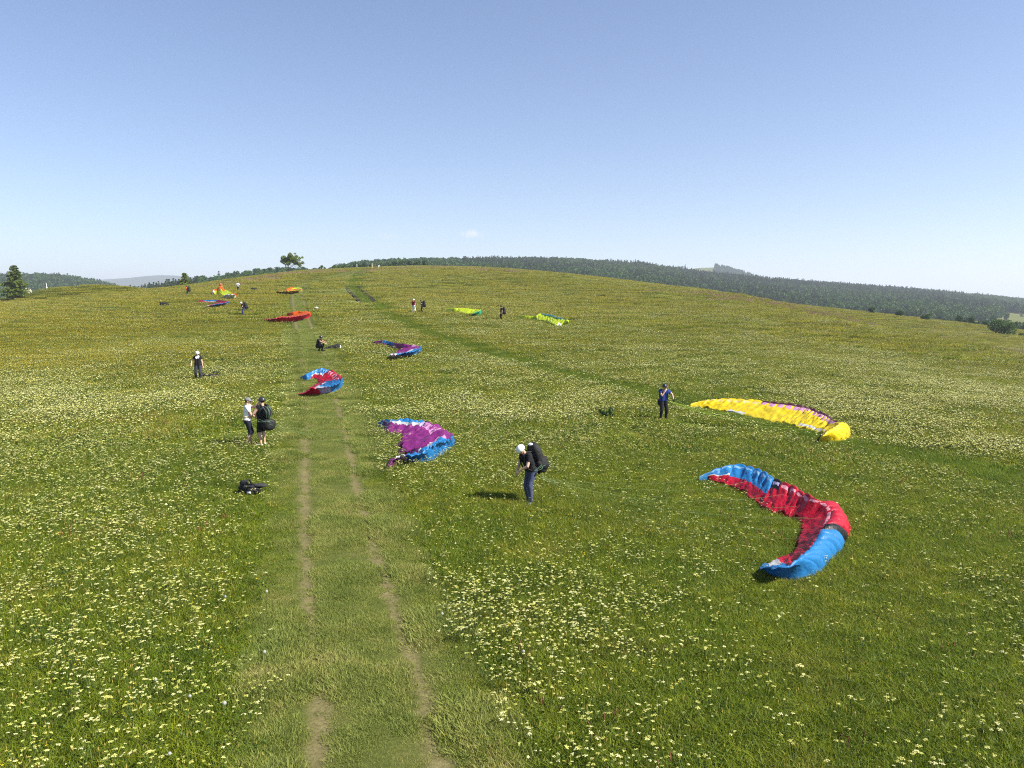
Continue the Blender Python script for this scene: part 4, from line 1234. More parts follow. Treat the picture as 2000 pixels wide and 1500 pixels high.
def harness(label, who, TM, size=1.0, style='pack', white=False, tilt=0.0, side=0.0, cords=6):
    """pilot's harness in the frame of the wearer's trunk: back pack above, padded seat below, straps and risers"""
    r = empty('harness', who.location, who.rotation_euler.z)
    tag(r, label, 'harness', 'paragliding harnesses')
    A = TM @ Matrix.Translation((side, 0, 0)) @ Matrix.Rotation(tilt, 4, 'X')
    k = size
    if style == 'pack':
        mb = MB(); mb.ball((0, -0.25 * k - 0.03, 0.34), (0.19 * k, 0.145 * k, 0.30 * k), 20, 14, 0, crumple(3.0, 0.17, 3 + size * 7), 0.75); mb.build('pack', HARN, r, xf=A)
        mb = MB(); mb.ball((0, -0.29 * k, 0.02), (0.23 * k, 0.20 * k, 0.23 * k), 20, 14, 0, crumple(3.2, 0.22, 9 + size * 3), 0.8); mb.build('seat', HARN, r, xf=A)
        if white:
            mb = MB(); mb.ball((0, -0.24 * k, 0.34 + 0.29 * k), (0.10, 0.05, 0.025), 10, 6, 0, None, 0.6); mb.build('label_patch', WHITE, r, xf=A)
    elif style == 'round':
        mb = MB(); mb.ball((0.03, -0.26, 0.30), (0.17, 0.14, 0.21), 20, 14, 0, crumple(2.0, 0.08, 5), 0.85); mb.build('pack', HARN, r, xf=A)
        mb = MB(); mb.ball((0.05, -0.26, -0.14), (0.24, 0.22, 0.21), 22, 14, 0, crumple(1.5, 0.05, 2), 0.8); mb.build('seat', HARN, r, xf=A)
        mb = MB(); mb.tube([(-0.12, -0.10, 0.06), (0.03, -0.22, 0.08), (0.16, -0.15, 0.05)], [0.03, 0.05, 0.03], 8); mb.build('backplate', HARN, r, xf=A)
    else:
        mb = MB(); mb.ball((0, -0.20, -0.10), (0.21, 0.12, 0.17), 18, 12, 0, crumple(2.4, 0.12, 8), 0.8); mb.build('seat', HARN, r, xf=A)
        mb = MB(); mb.ball((0, -0.19, 0.28), (0.15, 0.07, 0.24), 16, 12, 0, crumple(2.4, 0.1, 1), 0.75); mb.build('pack', HARN, r, xf=A)
    for s in (-1, 1):
        mb = MB(); mb.tube([(s * 0.10, -0.16, 0.50), (s * 0.12, -0.03, 0.565), (s * 0.125, 0.10, 0.50), (s * 0.13, 0.152, 0.32), (s * 0.145, 0.14, 0.12), (s * 0.17, 0.03, 0.0)], 0.020, 6); mb.build('shoulder_strap', HARN, r, xf=A)
        mb = MB(); mb.tube([(s * 0.19, -0.08, -0.02), (s * 0.215, 0.03, -0.10), (s * 0.12, 0.135, -0.14), (s * 0.03, 0.06, -0.17)], 0.022, 6); mb.build('leg_strap', HARN, r, xf=A)
    rng = random.Random(int(size * 100) + len(label))
    if cords:
        for c in range(cords):
            x0 = rng.uniform(-0.2, 0.2)
            if c % 2 == 0: pts = [(x0, -0.30 * k, 0.52), (x0 + rng.uniform(-.06, .06), -0.44 * k - 0.03, 0.34), (x0 * 0.6, -0.40 * k, 0.12)]
            else: pts = [(-0.2, 0.02, 0.02), (-0.25, -0.2, 0.0 + rng.uniform(-.05, .1)), (x0, -0.50 * k, -0.02 + rng.uniform(-.1, .05)), (x0 + 0.15, -0.42 * k, -0.16)]
            P = catmull(pts, 10); mb = MB(); mb.tube(P, 0.0045, 4, cap=False); mb.build('cord', CORD, r, xf=A)
    return r

# A - bent over, white helmet, checks his buckles
A_, TA = person('person in white helmet, black tee and jeans bending over to check his harness buckles', (1033, 987), (-0.86, -0.50), h=1.80, lean=0.40, headpitch=0.50, hipz=0.945, hipy=-0.07, feet=((-0.13, 0.02), (0.12, -0.06)),
    hands=((-0.10, 0.36, 0.98), (0.06, 0.34, 0.94)), poles=((-1, -0.6, 0.1), (1, -0.7, 0.1)), top=BLACK, bottom=JEANS, head='helmet_w', voxel=0.0105, shoes=GREY)
harness('bulky black harness pack worn by the bent pilot in the white helmet', A_, TA, 1.08, 'pack', True, 0.0, 0.0, 6)
# B - blue tee, hand to his mouth
B_, TB = person('person in royal blue tee holding a hand to his mouth beside the yellow wing', (1295, 823), (0.22, -0.97), h=1.78, lean=0.06, headpitch=0.30, headyaw=-0.2, feet=((-0.14, 0.0), (0.15, 0.03)),
    hands=((-0.42, 0.16, 1.02), (0.03, 0.24, 1.40)), poles=((-1, -0.5, 0.0), (0.8, -0.1, -1)), top=ROYAL, bottom=BLACK, head='helmet_b', voxel=0.0115, shoes=GREY, gloves=(BLACK, None))
harness('black harness with thigh straps worn by the pilot in the blue tee', B_, TB, 0.9, 'slim', cords=0)
# C - coach in white tee
C_, TC = person('person in white tee, dark shorts and grey cap raising one arm', (485, 873), (0.93, 0.36), 'coach and pilot', h=1.74, lean=0.02, headpitch=0.0, headyaw=-0.15, feet=((-0.10, 0.05), (0.10, -0.04)),
    hands=((-0.02, 0.42, 1.55), (0.16, 0.34, 1.02)), poles=((-0.4, 0.2, -1), (0.8, -0.6, -0.6)), top=WHITE, bottom=NAVY, legs=0.10, head='cap_g', voxel=0.011, shoes=BLACK, gloves=(BLACK, None))
mb = MB(); mb.tube([(0.20 * math.cos(a), 0.155 * math.sin(a), 1.02 + 0.03 * math.cos(a)) for a in np.linspace(0, 6.2832, 17)], 0.024, 6); mb.build('waist_strap', TAN, C_)
# D - pilot seen from behind
D_, TD = person('person in black sleeveless top, shorts and black helmet seen from behind beside the coach', (515, 873), (-0.78, 0.62), 'coach and pilot', h=1.74, lean=0.0, headpitch=0.12, headyaw=0.25, feet=((-0.10, 0.0), (0.11, 0.10)),
    hands=((-0.17, 0.30, 1.12), (0.18, 0.27, 1.05)), poles=((-1, -0.8, -0.2), (1, -0.8, -0.2)), top=BLACK, sleeve=0.06, bottom=BLACK, legs=0.02, head='helmet_b', voxel=0.011, shoes=WHITE)
harness('black harness with round pack and bulging seat on the pilot seen from behind', D_, TD, 1.0, 'round', cords=9)
# E - woman in black with white helmet
E_, TE_ = person('person in white helmet and all black clothes standing alone in the flowers on the left', (388, 745), (0.12, -0.99), h=1.76, lean=-0.03, headpitch=0.22, feet=((-0.15, 0.02), (0.13, 0.0)), hands=((-0.28, 0.02, 0.82), (0.34, 0.14, 0.98)), poles=((-0.6, -1, 0), (0.9, -0.8, 0)),
    top=BLACK, sleeve=0.45, bottom=SLATE, under=WHITE, head='helmet_w_long', voxel=0.012, broad=0.88, shoes=BLACK)
# F - crouching
F_, TF = person('person in black tee and helmet crouching on the track beside a long dark bag', (625, 687), (0.95, -0.30), h=1.76, lean=0.30, headpitch=0.25, hipz=0.36, hipy=-0.16, feet=((-0.11, 0.10), (0.12, -0.02, 0.12)), hands=((-0.05, 0.52, 0.62), (0.08, 0.60, 0.55)), poles=((-1, -0.4, -0.6), (1, -0.4, -0.6)),
    top=BLACK, bottom=BLACK, head='helmet_b', voxel=0.012, kneepole=(0, 0.8, 1.0))
# G - far pilot bent, jeans
G_, TG = person('person in blue trousers stooping under a big black pack left of the orange wing', (476, 617), (-0.85, -0.5), 'pilots on the upper slope', h=1.76, lean=0.32, headpitch=0.5, hipz=0.91, hipy=-0.04, hands=((-0.10, 0.33, 0.98), (0.10, 0.33, 0.98)), poles=((-1, -.6, .1), (1, -.6, .1)), top=BLACK, bottom=BLUEJ, head='helmet_w', voxel=0.02)
harness('big black harness pack on the stooping pilot with blue jeans', G_, TG, 1.12, 'pack', cords=0)
# H - orange top far left
H_, TH = person('person in orange top and dark cap carrying a black pack, farthest left on the slope', (367, 579), (-0.9, 0.3), 'pilots on the upper slope', lean=0.12, headpitch=0.25, hands=((-0.12, 0.32, 1.05), (0.12, 0.32, 1.05)), poles=((-1, -.6, .1), (1, -.6, .1)), top=ORANGE, bottom=GREY, head='helmet_b', voxel=0.022)
harness('black harness pack on the pilot in the orange top', H_, TH, 1.1, 'pack', cords=0)
# I - white shirt hands on hips
I_, TI = person('person in white shirt and dark trousers standing with hands on hips, seen from behind', (465, 570), (0.2, 0.98), 'helpers on the upper slope', lean=0.02, headpitch=0.15, feet=((-0.16, 0.0), (0.16, 0.05)), hands=((-0.20, 0.02, 1.04), (0.20, 0.02, 1.04)), poles=((-1, -0.5, 0.1), (1, -0.5, 0.1)), top=WHITE, sleeve=0.9, bottom=CHAR, head='hair', voxel=0.022)
# J - helper in the lime wing
J_, TJ = person('person in orange and dark clothes standing behind the bunched lime and orange wing', (432, 572), (-0.2, -0.97), 'helpers on the upper slope', h=1.80, lean=0.15, headpitch=0.2, hands=((-0.25, 0.25, 0.9), (0.25, 0.25, 0.9)), top=ORANGE, bottom=CHAR, head='hair', voxel=0.022)
# K, L - pair on the upper slope
K_, TK = person('person in maroon top, white trousers and white helmet, left one of a standing pair', (808, 612), (0.45, 0.88), 'pilots on the upper slope', lean=0.0, headpitch=0.1, feet=((-0.13, 0.0), (0.12, 0.04)), top=MAROON, sleeve=0.5, bottom=WHITE, head='helmet_w', voxel=0.02, shoes=WHITE)
L_, TL = person('person in dark clothes looking down under a black pack, right one of a standing pair', (825, 612), (-0.92, -0.2), 'pilots on the upper slope', h=1.72, lean=0.10, headpitch=0.5, hands=((-0.10, 0.30, 1.02), (0.10, 0.30, 1.02)), poles=((-1, -.6, .1), (1, -.6, .1)), top=BLACK, bottom=BLACK, head='helmet_b', voxel=0.02)
harness('black harness pack on the right pilot of the standing pair', L_, TL, 1.0, 'pack', cords=0)
# M - alone between the lime wings
Mp, TM_ = person('person in black with a black pack standing alone between the two lime wings', (980, 627), (-0.95, -0.25), 'pilots on the upper slope', h=1.78, lean=0.03, headpitch=0.1, hands=((-0.2, 0.05, 0.82), (0.24, 0.0, 0.82)), top=BLACK, sleeve=0.6, bottom=BLACK, head='helmet_b', voxel=0.018)
harness('black harness pack on the lone pilot between the lime wings', Mp, TM_, 1.0, 'pack', cords=0)
# N - walkers on the hilltop
person('person in grey top and pale trousers walking on the skyline, left one of two', (727, 525.5), (-0.6, 0.8), 'walkers on the hilltop', lean=0.05, top=GREY, bottom=TAN, head='hair', voxel=0.025, feet=((-0.1, 0.18), (0.1, -0.16)))
person('person in dark top and pale shorts walking on the skyline, right one of two', (740, 525), (-0.5, 0.86), 'walkers on the hilltop', lean=0.05, top=NAVY, bottom=WHITE, legs=0.0, head='hair', voxel=0.025, feet=((-0.1, -0.16), (0.1, 0.18)))

# ------------------------------------------------------------------ bags on the ground
def thing(name, label, cat, px, rz=0.0, group=None):
    return tag(empty(name, gvec(*px), rz), label, cat, group)
b = thing('backpack', 'crumpled black backpack lying open in the flowers left of the track', 'backpack', (490, 970), -0.2)
mb = MB(); mb.ball((-0.06, 0.05, 0.20), (0.30, 0.20, 0.14), 22, 14, 0, crumple(2.0, 0.28, 4), 0.8); mb.build('body', HARN, b)
mb = MB(); mb.ball((0.22, 0.12, 0.30), (0.20, 0.14, 0.05), 16, 10, 0, crumple(2.5, 0.25, 7), 0.8); mb.build('lid', CHAR, b)
mb = MB(); mb.ball((-0.20, 0.02, 0.36), (0.13, 0.05, 0.10), 14, 10, 0, crumple(2.5, 0.25, 11), 0.8); mb.build('hip_belt', CHAR, b)
for q in ([(-0.25, -0.1, 0.2), (-0.08, -0.16, 0.42), (-0.02, -0.05, 0.50), (0.02, 0.05, 0.34)], [(0.0, -0.15, 0.3), (0.15, -0.2, 0.32), (0.3, -0.12, 0.26), (0.36, 0.0, 0.2)]):
    mb = MB(); mb.tube(catmull(q, 12), 0.022, 6); mb.build('strap', HARN, b)
mb = MB(); mb.box((0.05, -0.18, 0.16), (0.06, 0.012, 0.03)); mb.build('label_patch', WHITE, b)

b = thing('harness', 'dark harness spread in the grass beside the person in white helmet on the left', 'harness', (409, 742), 0.1, 'gear lying on the grass')
mb = MB(); mb.ball((-0.42, 0, 0.22), (0.20, 0.16, 0.20), 18, 12, 0, crumple(2.2, 0.25, 2), 0.8); mb.build('seat', HARN, b)
mb = MB(); mb.ball((0.25, 0.05, 0.20), (0.36, 0.20, 0.14), 18, 12, 0, crumple(2.0, 0.3, 13), 0.8); mb.build('pack', CHAR, b)
for q in ([(-0.35, -0.1, 0.2), (-0.2, -0.15, 0.34), (-0.05, -0.1, 0.22), (0.1, -0.12, 0.28)], [(0.0, -0.1, 0.2), (0.2, -0.15, 0.44), (0.48, -0.1, 0.40), (0.62, 0, 0.15)], [(0.1, 0.1, 0.2), (0.3, 0.1, 0.48), (0.5, 0.1, 0.42), (0.66, 0.1, 0.2)]):
    mb = MB(); mb.tube(catmull(q, 12), 0.022, 6); mb.build('strap', HARN, b)

b = thing('gear_bag', 'long black gear bag with a white end in front of the crouching person', 'bag', (650, 684), 0.25, 'gear lying on the grass')
mb = MB(); mb.tube([(-0.62, -0.05, 0.10), (-0.4, 0, 0.16), (0, 0, 0.20), (0.35, 0.02, 0.26), (0.52, 0.02, 0.27)], [0.07, 0.12, 0.16, 0.19, 0.17], 14); mb.v = [tuple(Vector(v) * 1.0 + Vector((0, 0, 0.05 * mnoise.noise((v[0] * 6, v[1] * 6, v[2] * 6))))) for v in mb.v]; mb.build('body', HARN, b)
mb = MB(); mb.ball((0.545, -0.02, 0.24), (0.05, 0.14, 0.13), 14, 10, 0, None, 0.8); mb.build('end_patch', WHITE, b)
for x in (-0.3, 0.05, 0.3):
    mb = MB(); mb.tube([(x, -0.16 - 0.05 * x, 0.06), (x + 0.03, -0.13, 0.32 + 0.15 * x), (x + 0.05, 0.1, 0.36 + 0.15 * x)], 0.018, 5); mb.build('strap', CHAR, b)

for px, rz, L, lab in (((321, 598), 0.05, 0.62, 'black gear bag lying alone in the yellow meadow, leftmost bag'), ((497, 568), 0.0, 0.55, 'black gear bag on the slope right of the person in the white shirt')):
    b = thing('gear_bag', lab, 'bag', px, rz, 'gear lying on the grass')
    mb = MB(); mb.ball((0, 0, 0.26), (L, 0.30, 0.26), 18, 12, 0, crumple(2.0, 0.2, px[0]), 0.75); mb.build('body', HARN, b)
    mb = MB(); mb.ball((-0.6 * L, 0.02, 0.34), (0.28, 0.24, 0.24), 14, 10, 0, crumple(2.2, 0.2, px[1]), 0.8); mb.build('lid', HARN, b)
    mb = MB(); mb.tube(catmull([(0, -0.28, 0.2), (0.2, -0.3, 0.5), (0.5 * L, -0.2, 0.45), (L * 0.9, 0, 0.3)], 10), 0.03, 5); mb.build('strap', CHAR, b)
for dx, (u, lab) in enumerate(((871.5, 'small dark shoe lying in the grass, left one of a pair'), (876.5, 'small dark shoe lying in the grass, right one of a pair'))):
    b = thing('shoe', lab, 'shoe', (u, 592.5), 0.6)
    mb = MB(); mb.ball((0, 0, 0.28), (0.10, 0.17, 0.09), 12, 8, 0, None, 0.85); mb.build('upper', BLACK, b)
    mb = MB(); mb.ball((0, 0.0, 0.20), (0.105, 0.19, 0.03), 12, 6, 0, None, 0.7); mb.build('sole', CHAR, b)
b = thing('bag', 'small white bag dropped in the grass right of the track', 'bag', (618, 605), 0.0, 'gear lying on the grass')
mb = MB(); mb.ball((0, 0, 0.26), (0.26, 0.16, 0.10), 12, 8, 0, crumple(2, 0.3, 3), 0.85); mb.build('body', WHITE, b)
mb = MB(); mb.tube([(-0.1, 0, 0.34), (0, 0.02, 0.44), (0.1, 0, 0.34)], 0.012, 5); mb.build('handle', WHITE, b)

# ------------------------------------------------------------------ trees one can tell apart
TR = np.random.default_rng(77)
def at_top(u, v, d):
    p = at_depth(u, v, d); g = H1(p[0], p[1]); return Vector((p[0], p[1], g)), p[2] - g
def tree_obj(name, label, group, base, trunk, v, f, leafm, barkm=None, cat='tree'):
    r = tag(empty(name, base, TR.uniform(0, 6.28) if group else 0), label, cat, group)
    trunk.build('trunk', barkm or M['bark'], r)
    mesh_from('crown', v, f, [leafm], r, False)
    return r
# lone wind-swept tree
b0 = gvec(562, 531.5); k = 0.01094
CR = [(170, 360, 46), (225, 285, 62), (330, 235, 62), (415, 205, 50), (500, 165, 24), (300, 350, 70), (430, 300, 80), (520, 235, 40), (555, 320, 50), (640, 290, 32), (700, 268, 24), (480, 400, 52), (600, 432, 46), (680, 402, 38), (370, 425, 50), (240, 400, 42), (610, 470, 34), (390, 180, 22), (260, 330, 60), (350, 300, 70), (660, 350, 26), (470, 345, 70), (545, 390, 40)]
clus = [((x - 310) * k, TR.normal(0, 0.75), (660 - y) * k, s * k * 1.25, s * k * 1.4, s * k * 1.08) for x, y, s in CR]
tm = MB()
for stem_, r0 in (([(300, 665), (268, 560), (250, 470), (180, 380)], .09), ([(305, 665), (300, 560), (300, 470), (260, 330)], .10), ([(315, 665), (325, 560), (340, 430), (360, 300)], .13), ([(322, 665), (340, 590), (420, 470), (560, 390)], .10), ([(330, 620), (430, 500), (560, 440), (690, 400)], .05)):
    P = catmull([((x - 310) * k, (q - 1) * 0.12, (660 - y) * k) for q, (x, y) in enumerate(stem_)], 12); tm.tube(P, list(np.linspace(r0, r0 * 0.35, 12)), 6)
for c in clus: tm.tube([(0.15 + 0.4 * c[0], 0.2 * c[1], 0.55 * c[2]), (c[0], c[1], c[2])], [0.04, 0.012], 4, cap=False)
v, f = leaf_quads(cloud_points(clus, 5600, TR), 0.145, TR)
tree_obj('windswept_tree', 'lone wind swept tree with several stems on the skyline', None, b0, tm, v, f, M['leaf_light'], M['bark_pale'])

# big conifer at the left edge
b0, hh = at_top(27, 514, 168)
tr, (v, f) = conifer_parts(hh, hh * 0.86, 15, 7500, 0.17, TR, 0.9, 0.16)
tree_obj('conifer', 'yellowish green bushy conifer by the mound at the left edge', None, b0, tr, v, f, M['pine'])
b0, hh = at_top(360, 531, 196)
tr, (v, f) = conifer_parts(hh, hh * 0.85, 10, 3200, 0.18, TR, 0.7, 0.08)
tree_obj('conifer', 'bushy green conifer on the brow, above the crimson and blue wing', None, b0, tr, v, f, M['pine'])

def broad_tree(u, v, d, wpx, label, group, mat=None, n=420, size=0.3, low=0.2, name='broadleaf_tree', cat='tree'):
    b0, hh = at_top(u, v, d); w = wpx * d / F_PX
    hh = max(hh, 1.2)
    ch = min(hh, 1.2 * w); z0 = hh - ch
    (vv, ff), cl = broad_crown(ch, w, n, size, TR, low)
    vv = vv + np.array([0, 0, z0]); cl = [(c[0], c[1], c[2] + z0) for c in cl]
    tr = MB(); tr.tube([(0, 0, -0.3), (0, 0, hh * 0.4), (0.1, 0, hh * 0.75)], [0.045 * w + .05, 0.03 * w + .03, 0.03], 6)
    for q in range(4):
        c = cl[q]; tr.tube([(0, 0, hh * 0.35), (c[0] * .8, c[1] * .8, c[2])], [0.02 * w + .02, 0.015], 4, cap=False)
    return tree_obj(name, label, group, b0, tr, vv, ff, mat or M['leaf'], cat=cat)
broad_tree(627, 517.5, 236, 8, 'small upright green bush on the skyline right of the lone tree', None, M['leaf_light'], 420, 0.12, 0.1, 'bush', 'bush')
broad_tree(634, 525, 238, 6, 'tiny low shrub beside the upright skyline bush', None, M['leaf_light'], 200, 0.1, 0.05, 'bush', 'bush')
broad_tree(653, 516.5, 262, 12, 'rounded light green tree on the skyline, left of a darker one', None, M['leaf_light'], 800, 0.2, 0.1)
broad_tree(662, 518, 285, 9, 'dark rounded tree touching the light green skyline tree', None, M['leaf'], 600, 0.22, 0.1)
for u, v_, w in ((672, 515.5, 13), (684, 517, 12), (697, 514, 14), (711, 513, 15), (726, 513.5, 13), (742, 511.5, 15), (757, 512, 13), (771, 509.5, 15), (786, 508, 15), (801, 509, 13), (815, 507.5, 15), (830, 508, 14)):
    broad_tree(u, v_ - 1, 350, w, 'rounded dark tree in the row along the hilltop behind the walkers', 'trees along the hilltop', M['leaf'], 520, 0.34, 0.1)
for u, v_, w in ((594, 526, 10), (601, 527.5, 8), (608, 529.5, 9)):
    broad_tree(u, v_, 330, w, 'low dark tree in the small clump just right of the lone tree', 'clump right of the lone tree', M['leaf'], 420, 0.3, 0.1)
for u, v_, w in ((529, 530, 15), (545, 528, 15), (578, 528, 18), (590, 531, 13), (514, 532, 14), (499, 533, 14)):
    broad_tree(u, v_, 420, w, 'dark rounded tree in the low wood behind the lone tree', 'trees behind the lone tree', M['leaf'], 480, 0.42, 0.1)
def conif_tree(u, v, d, wr, label, group, n=900, size=0.3):
    b0, hh = at_top(u, v, d)
    tr, (vv, ff) = conifer_parts(hh, hh * wr, 12, n, size, TR, 0.9, 0.1)
    return tree_obj('spruce_tree', label, group, b0, tr, vv, ff, M['needle'])
for u, v_ in ((281, 555), (288, 553), (295, 552), (302, 553), (308, 557), (319, 552), (325, 549), (331, 550), (337, 549), (343, 551), (375, 546), (381, 545), (387, 546), (393, 544.5), (399, 547)):
    conif_tree(u, v_, 310, 0.30, 'dark spruce standing in the row below the blue mountain', 'spruces below the blue mountain')
for u, v_ in ((484, 529), (491, 529), (507, 529.5), (454, 536)):
    conif_tree(u, v_, 450, 0.28, 'pointed spruce rising above the low wood left of the lone tree', 'spruces above the low wood', 500, 0.4)
broad_tree(1702, 600, 228, 13, 'small rounded tree at the far meadow edge, leftmost of three', None, M['leaf'], 700, 0.2, 0.12)
broad_tree(1757, 607, 225, 16, 'small rounded tree at the far meadow edge, middle one of three', None, M['leaf'], 800, 0.2, 0.12)
broad_tree(1809, 614, 221, 18, 'small rounded tree at the far meadow edge, rightmost of three', None, M['leaf'], 900, 0.2, 0.15)
broad_tree(1962, 629, 182, 44, 'wide dark bush in the lower meadow at the right edge', None, M['leaf'], 2200, 0.2, 0.05, 'bush', 'bush')
broad_tree(1995, 650, 184, 14, 'small low shrub beside the wide dark bush', None, M['leaf'], 300, 0.15, 0.05, 'bush', 'bush')
for u, v_, w in ((1840, 623, 12), (1858, 624, 12), (1873, 616, 13), (1887, 622, 12), (1899, 618, 13), (1912, 626, 14), (1926, 624, 16), (1941, 623, 16), (1956, 622, 18), (1972, 624, 18), (1988, 627, 18), (2004, 628, 18)):
    broad_tree(u, v_, 262, w, 'leafy tree in the hedge line at the far edge of the lower meadow', 'hedge line below the wooded hill', M['leaf'], 480, 0.28, 0.1)

ORD = ['first', 'second', 'third', 'fourth', 'fifth', 'sixth', 'seventh', 'eighth', 'ninth', 'tenth', 'eleventh', 'twelfth', 'thirteenth', 'fourteenth', 'fifteenth']
for g_, what in (('trees along the hilltop', 'rounded dark tree from the left in the hilltop row behind the walkers'), ('clump right of the lone tree', 'low dark tree from the left in the clump right of the lone tree'),
                 ('trees behind the lone tree', 'dark rounded tree from the left in the low wood behind the lone tree'), ('spruces below the blue mountain', 'dark spruce from the left in the row below the blue mountain'),
                 ('spruces above the low wood', 'pointed spruce from the left rising above the low wood'), ('hedge line below the wooded hill', 'leafy tree from the left in the hedge line below the wooded hill')):
    mem = sorted([o for o in SC.objects if o.get('group') == g_], key=lambda o: o.location.x / o.location.y)
    for k_, o in enumerate(mem): o['label'] = ORD[k_] + ' ' + what

# dark thistle clump in the middle of the meadow
t_ = thing('thistle', 'dark green leafy weed clump alone in the meadow left of the pilot in blue', 'plant', (1185, 818))
P = []; rng = np.random.default_rng(3)
mbs = MB()
for q in range(9):
    a, l = rng.uniform(0, 6.28), rng.uniform(0.2, 0.5); tip = Vector((l * math.cos(a), l * math.sin(a), rng.uniform(0.25, 0.55)))
    mbs.tube([(0, 0, 0), tip * 0.5 + Vector((0, 0, .08)), tip], [0.012, 0.008, 0.003], 4, cap=False)
    P += [tip * u + Vector(rng.normal(0, 0.04, 3)) for u in rng.uniform(0.3, 1, 22)]
mbs.build('stem', M['stem'], t_)
v, f = leaf_quads(np.array([list(p) for p in P]), 0.07, rng)
mesh_from('leaves', v, f, [M['leaf']], t_, False)

# markers and rocks by the mound
M['stone'] = plain('pale_stone', (0.42, 0.38, 0.33), 0.9, 0.2, 0.3, 3)
M['post_white'] = plain('white_post_paint', (0.75, 0.75, 0.74), 0.6, 0.3, 0.1)
b0, hh = at_top(90.5, 553.5, 176)
t_ = tag(empty('marker_post', b0), 'thin white marker post on the low mound at the left', 'post')
mb = MB(); mb.tube([(0, 0, 0), (0, 0, hh)], 0.04, 8); mb.build('pole', M['post_white'], t_)
mb = MB(); mb.box((0, 0, hh - 1.05), (0.11, 0.10, 0.28)); mb.build('box', M['post_white'], t_)
b0, hh = at_top(697, 516, 262)
t_ = tag(empty('marker_post', b0), 'thin pale pole on the hilltop left of the walkers', 'post')
mb = MB(); mb.tube([(0, 0, 0), (0, 0, hh)], 0.06, 8); mb.build('pole', M['post_white'], t_)
mb = MB(); mb.ball((0, 0, hh), 0.09, 8, 6); mb.build('cap', M['post_white'], t_)
for u, v_, s, lab in ((50, 563, 0.55, 'pale grey boulder on the mound right of the conifer, left stone'), (55, 565, 0.65, 'pale grey boulder on the mound right of the conifer, right stone')):
    b0, hh = at_top(u, v_, 172)
    mb = MB(); mb.ball((0, 0, max(0.2, hh - s * 0.8)), (s, s * 0.8, s * 0.9), 12, 9, 0, crumple(1.8, 0.35, u), 0.85)
    o = mb.build('boulder', M['stone'], None, False); o.location = b0
    tag(o, lab, 'boulder')

# ------------------------------------------------------------------ meadow plants
def in_poly(poly, x, y, pad=0.0):
    lo, hi = poly.min(0) - pad, poly.max(0) + pad
    res = np.zeros(len(x), bool)
    k = np.where((x > lo[0]) & (x < hi[0]) & (y > lo[1]) & (y < hi[1]))[0]
    if len(k) == 0: return res
    px, py = x[k], y[k]
    c = np.zeros(len(k), bool)
    P = poly[::2]
    for a, b in zip(P, np.roll(P, -1, axis=0)):
        m = ((a[1] > py) != (b[1] > py))
        xx = (b[0] - a[0]) * (py - a[1]) / ((b[1] - a[1]) if abs(b[1] - a[1]) > 1e-9 else 1e-9) + a[0]
        c ^= m & (px < xx)
    if pad > 0:
        Q = poly[::3]
        d2 = ((np.stack([px, py], 1)[:, None] - Q[None]) ** 2).sum(-1).min(1)
        c |= d2 < pad * pad
    res[k] = c
    return res

def under_wings(x, y, pad):
    r = np.zeros(len(x), bool)
    for p in WING_POLY: r |= in_poly(p, x, y, pad)
    return r

GR = np.random.default_rng(21)
def wedge(n, r0, r1, half=38.5):
    r = np.sqrt(GR.uniform(r0 * r0, r1 * r1, n)); t = np.radians(GR.uniform(-half, half, n))
    return r * np.sin(t), r * np.cos(t)
def wedge_area(r0, r1, half=38.5): return math.radians(2 * half) / 2 * (r1 * r1 - r0 * r0)

def track_info(x, y):
    d = dist_to(TRACK, x, y); s = dist_to(SIDE, x, y)
    return np.abs(d), np.abs(s)

